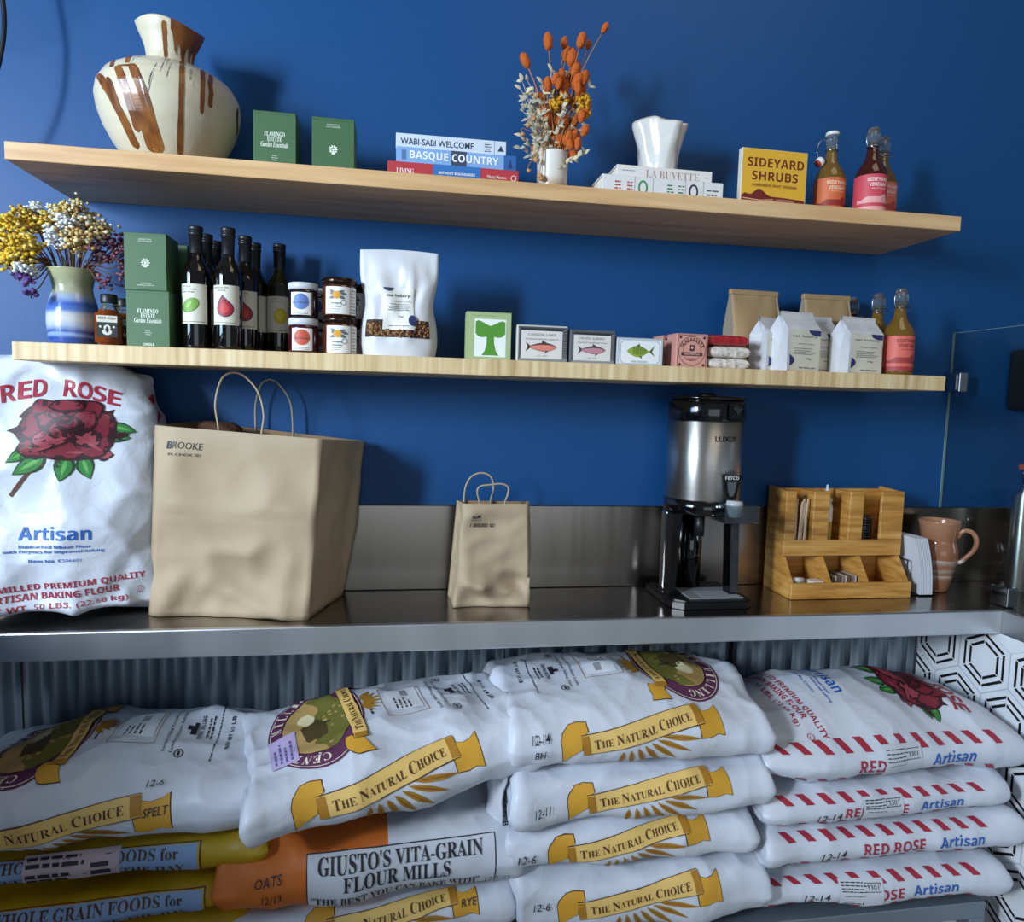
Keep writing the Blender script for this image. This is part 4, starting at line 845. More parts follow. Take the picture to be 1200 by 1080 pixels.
def pr_tin(s1, s2, body, fin):
    def f(mb, fm, w_, h):
        deco(mb, rect(-w_*.47, h*.03, w_*.49, h*.97), fm, C('#23262c'), .0003)
        for k in range(26): x = -w_*.46+k*w_*.0368; deco(mb, poly([(x, h*.045), (x+.0016, h*.045), (x+.0045, h*.13), (x+.0029, h*.13)]), fm, C('#cfd2d4'), .0005); deco(mb, poly([(x, h*.93), (x+.0010, h*.93), (x+.0030, h*.965), (x+.002, h*.965)]), fm, C('#8f9498'), .0005)
        for k in range(12): y = h*(.14+.065*k); deco(mb, poly([(w_*.41, y), (w_*.48, y+.003), (w_*.48, y+.0042), (w_*.41, y+.0012)]), fm, C('#a9adb0'), .0005); deco(mb, poly([(-w_*.47, y), (-w_*.43, y+.003), (-w_*.43, y+.0042), (-w_*.47, y+.0012)]), fm, C('#a9adb0'), .0005)
        deco(mb, rect(-w_*.42, h*.11, w_*.40, h*.86), fm, C('#d9d5cf'), .0007)
        deco(mb, tbox(s1, -.01*w_, h*.76, w_*.56, h*.07), fm, C('#6a6668'), .0011); deco(mb, tbox(s2, -.01*w_, h*.64, w_*.66, h*.05), fm, C('#6a6668'), .0011); fish(mb, fm, .0, h*.42, w_*.66, h*.26, body, '#333', fin); deco(mb, tbox('EST 1990', 0, h*.18, w_*.2, h*.045), fm, C('#6a6668'), .0011)
    return f
TG = 'fish tins in printed cartons'
carton('fish_carton', 'striped dark carton with a pink salmon, next to the whale tail carton', .2535, .367, .0805, -.222, .03, '#c9c6c0', pr_tin('CANDIA LAKE', 'smoked atlantic salmon', '#d9806c', '#4a2f35'), 'box', 0, TG)
carton('fish_carton', 'striped dark carton with a mauve trout, between the salmon and green fish cartons', .3735, .478, .0755, -.220, .03, '#5b5e66', pr_tin('PACIFIC & BRINY', 'smoked steelhead trout', '#b98490', '#56404c'), 'box', .01, TG)
def pr_green(mb, fm, w_, h):
    deco(mb, rect(-w_*.45, h*.08, w_*.46, h*.93), fm, C('#dfe4e6'), .0003)
    for s, e, c in ((1, .0005, '#b8c0c4'), (.94, .0007, '#e4e8ea')): deco(mb, xf(poly([(-.44*w_*s+.0, -.3*h*s), (-.38*w_*s, -.42*h*s), (.38*w_*s, -.42*h*s), (.44*w_*s, -.3*h*s), (.44*w_*s, .3*h*s), (.38*w_*s, .42*h*s), (-.38*w_*s, .42*h*s), (-.44*w_*s, .3*h*s)]), .0, h*.5), fm, C(c), e)
    mb2 = MB(); cx, cy, L, hg = -.02*w_, h*.53, w_*.62, h*.40; n = 16; xs = [cx-L*.42+L*.78*k/n for k in range(n+1)]; hh = [hg/2*(math.sin(PI*(.05+.95*k/n))**1.1+.03) for k in range(n+1)]
    deco(mb, strip([(x, cy+q) for x, q in zip(xs, hh)], [(x, cy-q) for x, q in zip(xs, hh)]), fm, C('#8fa63c'), .0009)
    for k in range(4, 14): deco(mb, line([(xs[k], cy+hh[k]*.9), (xs[k]+.002, cy-hh[k]*.6)], .0011), fm, C('#2f4423'), .0012)
    deco(mb, poly([(cx+L*.34, cy), (cx+L*.52, cy+hg*.55), (cx+L*.45, cy), (cx+L*.54, cy-hg*.45)]), fm, C('#55632e'), .001); deco(mb, poly([(cx-L*.12, cy+hg*.45), (cx+L*.02, cy+hg*.45), (cx, cy+hg*.72)]), fm, C('#55632e'), .001); deco(mb, poly([(cx-L*.02, cy-hg*.4), (cx+L*.08, cy-hg*.4), (cx+L*.1, cy-hg*.7)]), fm, C('#55632e'), .001); deco(mb, tbox('MACKEREL', 0, h*.16, w_*.36, h*.07, 'sans'), fm, C('#555b60'), .0009)
carton('fish_carton', 'small white carton with a green striped fish, next to the pink box', .4825, .591, .0625, -.221, .028, '#b9c0c6', pr_green, 'box', 0, TG)
def pr_pink(mb, fm, w_, h):
    K = C('#4a2a2c'); deco(mb, rect(-w_*.49, h*.01, w_*.49, h*.99), fm, C('#d59a8b'), .0003); deco(mb, frame(-w_*.46, h*.03, w_*.46, h*.97, .0012), fm, K, .0006)
    deco(mb, ring(0, h*.5, w_*.43, h*.43, .0012), fm, K, .0006); deco(mb, ring(0, h*.5, w_*.29, h*.29, .0008), fm, K, .0006)
    s = 'OLASAGASTI'
    for i, ch in enumerate(s): a = PI*(.86-.72*i/(len(s)-1)); deco(mb, xf(tbox(ch, 0, 0, w_*.075, h*.10, 'bold'), w_*.36*math.cos(a), h*.5+h*.34*math.sin(a), a-PI/2), fm, K, .0008)
    deco(mb, rect(-w_*.34, h*.36, w_*.34, h*.46), fm, K, .0009); deco(mb, tbox('ANCHOVIES', 0, h*.41, w_*.5, h*.05, 'bold'), fm, C('#e0b3a6'), .0012); deco(mb, rect(-w_*.07, h*.5, w_*.07, h*.68), fm, K, .0009); deco(mb, ell(0, h*.6, w_*.04), fm, C('#e0b3a6'), .0012)
    tlines(mb, fm, -w_*.2, w_*.2, [h*.28, h*.24], K, .0013, 2, .0008, 'c')
    for sx in (-1, 1):
        for z_ in (.1, .9): deco(mb, ell(sx*w_*.38, h*z_, w_*.04), fm, K, .0008)
carton('anchovy_box', 'square pink box with a round maroon crest, facing the front', .6215, .699, .0775, -.221, .05, '#c98e80', pr_pink, 'box', .06, 'pink boxes')
carton('anchovy_box', 'pink box peeping out behind the crested pink box', .612, .689, .0775, -.155, .05, '#c98e80', pr_pink, 'box', .08, 'pink boxes')
def packet(name, label, loc, w_, d, h, m, rz, seed, printer=None, group=None):
    t = thing(name, label, 'packet', loc, rz, group); mb = MB(); na, nb = 36, 28; P = []
    for i in range(na+1):
        a = -1+2*i/na; k = max(.0, 1-abs(a)**6)**.5; row = []
        for j in range(nb):
            b = 2*PI*j/nb; y = d/2*math.copysign(abs(math.cos(b))**.5, math.cos(b)); z = h/2*math.copysign(abs(math.sin(b))**.6, math.sin(b))*(.35+.65*k)
            q = noise.noise(Vector((a*4+seed, y*60, z*60)))*.0022+abs(noise.noise(Vector((a*9+seed, y*90, z*70))))*.003; row.append(Vector((a*w_/2, y*(.9+.1*k)-q*math.cos(b)*0+q*.8, h/2+z+q*.4*(1 if z > 0 else 0))))
        P.append(row)
    mb.grid(P, m, True, False, True)
    for r in (0, na): mb.f.append(tuple(r*nb+k for k in range(nb))); mb.mi.append(0); mb.sm.append(False)
    mb.build('wrapper', t)
    if printer: m2 = MB(); printer(m2, front(0, 0, -d/2-.001), w_, h); m2.build('label', t)
M_redp = mat('red_wrapper', '#a5242c', .22, coat=.3, bump=.15, bscale=60); M_crk = ramp_mat('printed_wrapper', [(.3, '#9c9389'), (.5, '#d6d0c8'), (.7, '#e6e2dc')], (40, 40, 60), 2, 4, .5)
packet('wrapped_packet', 'crinkled white packet at the bottom under the red one', (.757, -.175, Z), .106, .075, .0275, M_crk, .05, 1, None, 'crinkled packets'); packet('wrapped_packet', 'crinkled white packet sandwiched between its twin and the red one', (.760, -.174, Z+.0275), .104, .073, .0275, M_crk, .03, 5, None, 'crinkled packets')
packet('wrapped_packet', 'shiny red packet on top of two crinkled white packets', (.752, -.172, Z+.0552), .112, .075, .026, M_redp, .06, 9)
# ------------------------------------------------------------------ things on the worktop
# --- carrier bags of kraft paper
def carrier(name, label, B4, T4, handles, writing, amp, seed, fold_v=.5, nx=26, nz=34, cat='bag'):
    """B4/T4: bottom and top corners front-left, front-right, back-right, back-left"""
    o0 = sum((Vector(p) for p in B4), Vector())/4; o0.z = B4[0][2]; t = thing(name, label, cat, o0)
    B = [Vector(p)-o0 for p in B4]; T = [Vector(p)-o0 for p in T4]
    rel = []
    for k in range(4):
        wd = (B[(k+1) % 4]-B[k]).length/.35; pts = np.array([(i/nx*wd, j/nz*1.1) for i in range(nx+1) for j in range(nz+1)])
        big = facets(pts, 15, amp*2.7, seed*7+k, lambda q: 1.2-q[1]*.9); sml = facets(pts, 46, amp*.85, seed*9+k, lambda q: 1.1-q[1]*.95)
        r = []
        for i in range(nx+1):
            row = []
            for j in range(nz+1):
                u, v = i/nx, j/nz; low = max(0, 1-v/.5); q = i*(nz+1)+j; row.append((big[q]*(.35+.9*low)+sml[q]*(.35+1.1*low)) if k in (0, 2) else (big[q]*.12+sml[q]*.3))
            r.append(row)
        rel.append(r)
    def face(k, u, v, flat=False):
        a, b = B[k], B[(k+1) % 4]; c, d = T[k], T[(k+1) % 4]; p = (a*(1-u)+b*u)*(1-v)+(c*(1-u)+d*u)*v; e = (b-a); n = Vector((e.y, -e.x, 0)).normalized()
        w_ = min(1, 8*u*(1-u))**.8; fu, fv = u*nx, v*nz; i, j = min(nx-1, int(fu)), min(nz-1, int(fv)); x, y = fu-i, fv-j; r = rel[k]
        dsp = (r[i][j]*(1-x)*(1-y)+r[i+1][j]*x*(1-y)+r[i][j+1]*(1-x)*y+r[i+1][j+1]*x*y)*w_
        if k in (0, 2): dsp += amp*.35*math.sin(PI*v)*w_
        if k in (1, 3): dsp += -amp*.9*w_*(.3+.7*v)
        if k == 1: p = p+Vector((.9*amp, 0, 0))*math.sin(PI*min(1, v*1.0))*u*.9
        dsp += -amp*.13*(math.exp(-((v-fold_v)/.010)**2)-math.exp(-((v-fold_v-.028)/.012)**2))*w_
        dsp *= min(1, (1-v)*6+.15)*min(1, v*9+.25)*(1 if k != 2 else -.3)
        z0 = .35*amp*max(0, noise.noise(Vector((u*3.2+k*7, seed, 1))))*w_ if v < .015 else 0
        return p+n*dsp+Vector((0, 0, z0))
    mb = MB(); ring_ = [(k, i/nx) for k in range(4) for i in range(nx)]
    P = [[face(k, u, j/nz) for j in range(nz+1)] for k, u in ring_]; mb.grid(P, M_kraft, True, True); n = len(P)
    mb.f.append(tuple(i*(nz+1) for i in range(n))[::-1]); mb.mi.append(0); mb.sm.append(False)
    inn = MB(); cen = sum(T, Vector())/4
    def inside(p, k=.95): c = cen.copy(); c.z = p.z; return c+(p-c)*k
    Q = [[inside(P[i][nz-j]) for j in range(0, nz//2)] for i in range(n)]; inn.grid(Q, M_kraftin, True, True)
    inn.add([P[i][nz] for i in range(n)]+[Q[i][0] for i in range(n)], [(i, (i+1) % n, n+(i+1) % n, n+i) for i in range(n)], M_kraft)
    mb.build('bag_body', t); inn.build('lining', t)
    def fm(x, y, e): p = face(0, x, y); e_ = B[1]-B[0]; return p+Vector((e_.y, -e_.x, 0)).normalized()*(e+.0004)
    m2 = MB(); writing(m2, fm); m2.build('handwriting', t)
    m2 = MB(); k0 = MB()
    for pts, r in handles:
        h = MB(); h.tube(smooth([tuple(Vector(p)-o0) for p in pts], 6), r, M_kraft if r > .002 else M_wht_h, 8); h.build('handle', t)
    return t
M_wht_h = mat('twisted_paper', '#b9b3a6', .7)
PEN = C('#22242c')
def wr_big(mb, fm):
    deco(mb, tbox('BROOKE', .20, .91, .20, .036, 'sans', -.004, .1, -.02), fm, PEN, .0006, .03); deco(mb, tbox('B', .108, .908, .034, .040, 'bold', -.01, .1), fm, PEN, .0008); deco(mb, tbox('4X CHOK SD', .195, .862, .19, .014, 'sans', .0, .1), fm, PEN, .0006, .03)
carrier('carrier_bag', 'big brown paper carrier bag with white rope handles beside the upright flour sack',
        [(-.527, -.175, CT+.001), (-.187, -.236, CT+.001), (-.128, -.045, CT+.001), (-.462, -.012, CT+.001)], [(-.509, -.172, 1.310), (-.160, -.232, 1.291), (-.080, -.03, 1.276), (-.470, -.022, 1.314)],
        [([(-.379, -.183, 1.215), (-.378, -.185, 1.30), (-.383, -.190, 1.36), (-.366, -.196, 1.415), (-.332, -.196, 1.4235), (-.297, -.200, 1.39), (-.283, -.203, 1.34), (-.288, -.200, 1.295), (-.290, -.199, 1.21)], .0023), ([(-.335, -.030, 1.24), (-.333, -.030, 1.30), (-.332, -.032, 1.36), (-.316, -.035, 1.408), (-.288, -.035, 1.413), (-.258, -.033, 1.375), (-.249, -.032, 1.33), (-.248, -.030, 1.24)], .0021)], wr_big, .020, 3, .555)
def wr_small(mb, fm):
    deco(mb, tbox('NoM', .22, .875, .13, .035, 'sans', .02, .2, .05), fm, PEN, .0006, .05); deco(mb, rect(.13, .842, .30, .846), fm, PEN, .0006, .05); deco(mb, tbox('1 SEEDED SD', .32, .79, .36, .036, 'sans', .02, .1, -.02), fm, PEN, .0006, .05)
carrier('carrier_bag', 'small brown paper carrier bag with white handles, alone in the middle of the worktop',
        [(.130, -.166, CT+.001), (.311, -.171, CT+.001), (.320, -.075, CT+.001), (.124, -.066, CT+.001)], [(.147, -.158, 1.1435), (.302, -.166, 1.1445), (.312, -.118, 1.143), (.138, -.108, 1.1435)],
        [([(.156, -.1165, 1.11), (.155, -.117, 1.146), (.158, -.119, 1.178), (.172, -.121, 1.203), (.196, -.122, 1.211), (.217, -.122, 1.202), (.224, -.122, 1.175), (.218, -.121, 1.146), (.217, -.1205, 1.11)], .0022), ([(.188, -.148, 1.11), (.187, -.152, 1.146), (.181, -.161, 1.172), (.188, -.161, 1.184), (.212, -.160, 1.188), (.238, -.160, 1.190), (.253, -.161, 1.182), (.252, -.162, 1.165), (.247, -.156, 1.146), (.247, -.150, 1.11)], .0022)], wr_small, .013, 8, .42, 20, 28)
b = MB(); b.blob((-.405, -.085, 1.29), .05, mat('brown_crust', '#4a2a18', .8, bump=.5, bscale=60), 3, (1.1, .5, .55), None, .3, 2); b = b.build('bread_loaf'); tag(b, 'dark brown crust just showing over the rim of the big carrier bag', 'bread')

# --- coffee dispenser
M_baseb = mat('black_plastic', '#0c0c0e', .32)
M_ss = ramp_mat('dispenser_steel', [(.2, '#d6d3ce'), (.8, '#e2dfda')], (1.2, 1.2, 60), 3, 2, .42, 1.)
nt_ = M_ss.node_tree; p_ = nt_.nodes['Principled BSDF']; tg_ = nt_.nodes.new('ShaderNodeTangent'); tg_.direction_type = 'RADIAL'; tg_.axis = 'Z'
p_.inputs['Anisotropic'].default_value = .9; p_.inputs['Anisotropic Rotation'].default_value = .25; nt_.links.new(tg_.outputs[0], p_.inputs['Tangent'])
DX, DY = .748, -.122; t = thing('coffee_dispenser', 'tall steel and black coffee dispenser with drip tray on the worktop', 'coffee dispenser', (DX, DY, CT))
R = .0915; mb = MB(); mb.lathe([(R, .258), (R, .446)], M_ss, 64)
fl = cyl(R+.0001); deco(mb, tbox('LUXUS', .014, .407, .058, .0125, 'sans', .018), fl, M_black, .0005, .006); mb.build('steel_body', t)
mb = MB(); mb.lathe([(R+.001, .4465), (R+.0025, .449), (R+.002, .488), (R-.004, .4985), (R-.012, .503), (.03, .5035), (0, .5035)], M_blackgloss, 64)
mb.lathe([(R-.004, .4985), (R+.003, .5005), (R+.003, .5045), (R-.006, .507)], M_blackgloss, 64); mb.lathe([(.022, .503), (.022, .512), (.018, .515), (0, .515)], M_black, 24); ld = mb.build('lid', t)
mb = MB(); x = [-.028+.056*i/8 for i in range(9)]; fl2 = cyl(R+.0028, 0, .42); deco(mb, strip([(q, .490) for q in x], [(q, .455) for q in x]), fl2, M_blackgloss, .002); deco(mb, frame(-.028, .455, .028, .490, .004), fl2, M_black, .004, .01); deco(mb, poly([(-.018, .480), (.018, .480), (0, .464)]), fl2, C('#3a3c40', .3), .004, .008); mb.build('lid_latch', ld)
mb = MB(); mb.lathe([(R-.002, .2215), (R+.0015, .224), (R+.0015, .2565), (R-.001, .2578)], M_blackgloss, 64); mb.lathe([(0, .2215), (R-.003, .2215)], M_black, 48); mb.build('lower_ring', t)
mb = MB()   # stand: rear column, two legs
mb.extrude([(-.095, .022), (-.080, .022), (-.070, .222), (-.092, .222)], -.050, -.012, M_blackgloss, 'y'); mb.build('leg', t)
mb = MB(); mb.extrude([(.058, .022), (.078, .022), (.072, .222), (.050, .222)], -.062, -.022, M_blackgloss, 'y'); mb.build('leg', t)
mb = MB(); mb.lathe([(.030, .02), (.030, .2215)], M_blackgloss, 28, c=(-.010, .035, 0)); mb.lathe([(.012, .17), (.012, .222)], M_black, 16, c=(-.025, -.05, 0)); mb.box(-.09, -.072, .0, .035, .02, .2215, M_chrome, .006, seg=3); mb.build('rear_column', t)
mb = MB(); base = [(-.105, .080), (-.105, -.05), (-.098, -.082), (-.075, -.100), (.085, -.100), (.104, -.085), (.106, -.05), (.095, .08)]
mb.extrude(base, .0015, .016, M_baseb, 'z'); mb.extrude([(x*.94, y*.94) for x, y in base], .016, .021, M_baseb, 'z'); mb.build('base', t)
M_tray = mat('grey_plastic', '#8a8c8f', .35)
mb = MB(); mb.box(-.055, .082, -.086, .01, .0212, .0245, M_tray, .001); tr = mb.build('drip_tray', t); mb = MB()
for i in range(15): mb.box(-.02+i*.0066, -.0178+i*.0066, -.080, -.028, .0246, .026, M_tray)
for j in range(7): mb.box(-.022, .076, -.079+j*.0082, -.0772+j*.0082, .0247, .0258, M_tray)
mb.build('grille', tr)
mb = MB(); hs = [(-.024, .322), (.024, .322), (.016, .284), (.009, .246), (-.009, .246), (-.016, .284)]
sx_ = .030; fl3 = cyl(R, 0, 0); mb.extrude([(sx_+a, b) for a, b in hs], -R-.004, -.07, M_blackgloss, 'y'); fm = front(sx_, 0, -R-.004); th_ = mb.build('tap_handle', t); mb = MB()
deco(mb, tbox('FETCO', 0, .3155, .034, .008, 'bold'), fm, C('#d8d8da'), .0006); deco(mb, poly([(-.012, .306), (.012, .306), (.009, .284), (.004, .272), (-.004, .272), (-.009, .284)]), fm, M_chrome, .0008); mb.build('badge', th_)
M_clr = pane_mat('clear_plastic', '#e2eaec', .5)
mb = MB(); mb.box(-.012, .074, -.150, -.078, .216, .220, M_clr, .001); mb.box(-.012, -.008, -.150, -.078, .220, .260, M_clr, .001); mb.box(.070, .074, -.150, -.078, .220, .254, M_clr, .001); mb.box(-.012, .074, -.1525, -.1485, .216, .258, M_clr, .0015); mb.build('tap_guard', t)
mb = MB(); mb.lathe([(.018, .264), (.020, .255), (.013, .228), (.011, .226)], C('#b9bcc0', .3), 24, c=(.030, -.115, 0)); mb.box(.026, .034, -.115, -.088, .246, .256, M_black); mb.build('spout', t)

# --- bamboo organiser
M_bam = ramp_mat('bamboo', [(.25, '#9a672a'), (.5, '#c68d42'), (.75, '#dcab60')], (3, 6, 30), 2.5, 4, .4, bump=.03)
OX0, OX1 = .985, 1.322; t = thing('bamboo_organiser', 'bamboo coffee station organiser with open slots above three sloping bins', 'organiser', ((OX0+OX1)/2, -.02, CT))
W2 = (OX1-OX0)/2
def obox(mb, x0, x1, y0, y1, z0, z1): mb.box(x0, x1, y0, y1, z0, z1, M_bam, .0012)
mb = MB(); obox(mb, -W2+.010, W2-.010, -.012, -.001, .001, .270); mb.build('back_panel', t)
for sx in (-1, 1):
    mb = MB(); x = sx*W2; mb.extrude([(-.001, .001), (-.128, .001), (-.128, .040), (-.080, .106), (-.080, .272), (-.001, .276)], min(x, x-sx*.010), max(x, x-sx*.010), M_bam, 'x'); mb.build('side_panel', t)
mb = MB(); obox(mb, -W2+.010, W2-.010, -.127, -.012, .001, .010); mb.build('base_board', t)
mb = MB(); obox(mb, -W2-.0005, W2+.0005, -.138, -.1285, .001, .042); mb.build('front_rail', t)
mb = MB(); obox(mb, -W2+.010, W2-.010, -.079, -.012, .102, .111); mb.build('slot_floor', t)
mb = MB(); obox(mb, -W2-.0005, W2+.0005, -.090, -.0805, .102, .144); mb.build('slot_rail', t)
slots = [(-.140, -.090), (-.046, .012), (.052, .104)]
posts = [(-W2, -.140), (-.090, -.046), (.012, .052), (.104, W2)]
for i, (a, b) in enumerate(posts):
    mb = MB(); obox(mb, a, b, -.090, -.0805, .1445, .272); 
    if 0 < i < 3: obox(mb, a+.004, a+.013, -.080, -.013, .1115, .270)
    if i == 1: obox(mb, b-.013, b-.004, -.080, -.013, .1115, .270)
    mb.build('slot_post', t)
for x in (-.056, .050):
    mb = MB(); mb.extrude([(-.013, .0105), (-.127, .0105), (-.127, .040), (-.082, .101), (-.013, .101)], x-.005, x+.005, M_bam, 'x'); mb.build('bin_divider', t)
ox, oz = (OX0+OX1)/2, CT
M_stir = mat('birch_stick', '#d6bd9e', .7)
rd = random.Random(6)
M_paper2 = mat('white_sachet', '#d9d6d0', .6)
for i in range(9):
    xb = ox-.133+.0042*i; tilt = rd.uniform(-.10, .12); mb = MB(); L_ = rd.uniform(.125, .142)
    mb.box(-.0025, .0025, -.0008, .0008, 0, L_, M_stir, .0006); o = mb.build('stir_stick', loc=(xb, -.098+rd.uniform(0, .020), oz+.1118)); o.location.x = ox-.1365+.0048*i; o.location.y = -.0975+.0022*(i % 3); o.rotation_euler = (-.02, tilt*.8, 0)
    tag(o, 'thin wooden stir stick leaning in the first slot of the bamboo organiser', 'stir stick', 'wooden stir sticks')
t = thing('squeeze_bottle', 'white pointed squeeze bottle standing in the middle slot of the bamboo organiser', 'bottle', (ox-.024, -.062, oz+.1115))
mb = MB(); mb.lathe([(.015, 0), (.0165, .003), (.0165, .110), (.013, .122), (.010, .126)], M_paper, 24); mb.build('body', t)
mb = MB(); mb.lathe([(.014, .1262), (.0145, .135), (.008, .140), (.006, .150), (.0025, .172), (0, .173)], C('#cfd6da', .3), 20); mb.build('nozzle', t)
mb = MB(); deco(mb, rect(-.012, .03, .012, .075), cyl(.0166), C('#b9a04a'), .0004, .004); mb.build('label', t)
for i in range(13):
    mb = MB(); mb.lathe([(.024, 0), (.0265, .001), (.0265, .004), (.024, .0065), (.020, .009), (.019, .0062), (0, .006)], M_blackgloss, 32); o = mb.build('cup_lid', loc=(ox+.078, -.071, oz+.1116+.0068*i)); tag(o, 'black plastic cup lid stacked in the last slot of the bamboo organiser', 'cup lid', 'stack of black cup lids')
cols = ['#7a6248', '#4b4038', '#a08a70', '#8d7f72', '#cfc7bb', '#5d4a3a']
for i in range(18):
    mb = MB(); mb.box(-.0016, .0016, -.030, .030, 0, .040, C(cols[i % 6]), .0004); o = mb.build('sugar_sachet', loc=(ox-.040+.0046*i, -.092, oz+.0105)); o.rotation_euler = (0, rd.uniform(-.03, .03), 0)
    tag(o, 'upright paper sachet packed in the middle bin of the bamboo organiser', 'sachet', 'sachets in the middle bin')
mb = MB(); mb.tube([(-.016, 0, 0), (.016, 0, 0)], .0075, M_paper2, 14); o = mb.build('rolled_sachet', loc=(ox-.132, -.122, oz+.0416)); tag(o, 'rolled white sachet in the first bin of the bamboo organiser', 'sachet')
mb = MB(); mb.box(-.018, .018, -.016, .016, 0, .031, M_paper2, .0015); o = mb.build('flat_sachet', loc=(ox-.083, -.122, oz+.0106)); o.rotation_euler = (0, 0, .1); tag(o, 'white paper packet lying beside the rolled one in the first bin of the bamboo organiser', 'sachet')
mb = MB(); mb.box(-.024, .024, -.018, .018, 0, .0232, M_paper2, .003); o = mb.build('paper_pad', loc=(ox-.130, -.122, oz+.0106)); tag(o, 'white folded paper wad under the rolled sachet in the first bin', 'paper')
# --- napkins in a wire holder
NX, NY = 1.362, -.085; t = thing('napkin_holder', 'black wire napkin holder between the bamboo organiser and the jug', 'napkin holder', (NX, NY, CT))
mb = MB(); mb.box(-.034, .050, -.055, .055, .001, .004, M_black, .001); mb.build('base_plate', t)
for x in (-.030, .040):
    mb = MB(); mb.tube(smooth([(x, -.042, .003), (x, -.042, .085), (x, -.036, .092), (x, .036, .092), (x, .042, .085), (x, .042, .003)], 5), .0018, M_black, 8); mb.build('wire_loop', t)
M_nap = mat('napkin_white', '#d3d8e0', .8)
for i in range(6):
    mb = MB(); P = []
    for a in range(7):
        P.append([Vector((.010*math.sin(PI*(b/8))*.6-.026*(b/8)+.004*math.sin(a), -.062+.124*a/6, .150*b/8)) for b in range(9)])
    Q = [[p+Vector((.0050, 0, 0)) for p in r] for r in P]; mb.grid(P, M_nap); mb.grid(Q[::-1], M_nap)
    n = 9; k = len(P)*n
    rim = [i_*n for i_ in range(7)]+[6*n+j for j in range(1, 9)]+[i_*n+8 for i_ in range(5, -1, -1)]+[j for j in range(7, 0, -1)]
    V = [P[q//n][q % n] for q in rim]; W_ = [Q[q//n][q % n] for q in rim]; m_ = len(V); mb.add(V+W_, [(q, (q+1) % m_, m_+(q+1) % m_, m_+q) for q in range(m_)], M_nap)
    o = mb.build('paper_napkin', loc=(NX-.004+.0064*i, NY, CT+.0045)); tag(o, 'folded white paper napkin standing in the black wire holder', 'napkin', 'napkins in the wire holder')
# --- jug
M_jug = band_mat('jug_glaze', [(0, '#8a5b3f'), (.15, '#94654a'), (.22, '#b9aa9a'), (.27, '#8a5d44'), (.33, '#a59788'), (.37, '#8e5f45'), (.46, '#b3a597'), (.5, '#8e5d42'), (.8, '#99684c'), (1, '#a87a5b')], 0, .19, .15, .018, 9, .5)
t = thing('pottery_jug', 'brown glazed pottery jug with a loop handle, next to the glass screen', 'jug', (1.452, -.088, CT))
JP = [(.028, .0005), (.031, .003), (.036, .025), (.044, .060), (.050, .090), (.0505, .110), (.047, .125), (.043, .138), (.044, .150), (.048, .172), (.0515, .188), (.052, .193), (.0495, .193), (.046, .178), (.040, .140), (.035, .08), (0, .02)]
pj = []
for i in range(len(JP)-1):
    for k in range(3): a = k/3; pj.append((JP[i][0]*(1-a)+JP[i+1][0]*a, JP[i][1]*(1-a)+JP[i+1][1]*a))
mb = MB(); mb.lathe(pj+[JP[-1]], M_jug, 48); mb.build('body', t)
hd = Vector((math.cos(-.75), math.sin(-.75), 0)); hp = [(.042, .150), (.055, .170), (.075, .168), (.086, .148), (.082, .122), (.066, .100), (.054, .086), (.047, .084)]
mb = MB(); mb.tube(smooth([tuple(hd*r+Vector((0, 0, z))) for r, z in hp], 6), .0062, M_jug, 12); mb.build('handle', t)
# --- at the far edge beyond the glass
t = thing('dispenser_tap', 'orange-capped steel dispenser spout at the edge beyond the glass', 'dispenser', (1.697, -.10, CT))
mb = MB(); mb.lathe([(.028, .001), (.028, .26), (.012, .278), (.010, .285)], M_ss, 28); mb.build('body', t)
mb = MB(); mb.lathe([(.007, .2855), (.013, .325), (.012, .333)], M_chrome, 20); mb.build('spout', t)
mb = MB(); mb.box(-.016, .060, -.014, .014, .334, .348, C('#c4573b', .4), .004, seg=2); mb.build('cap', t)
t = thing('wall_box', 'dark box fixed on the blue wall beyond the glass', 'wall box', (1.788, -.06, 1.395))
mb = MB(); mb.box(-.085, .085, -.06, .059, 0, .17, mat('dark_casing', '#15140f', .5), .012, seg=3); mb.build('casing', t)
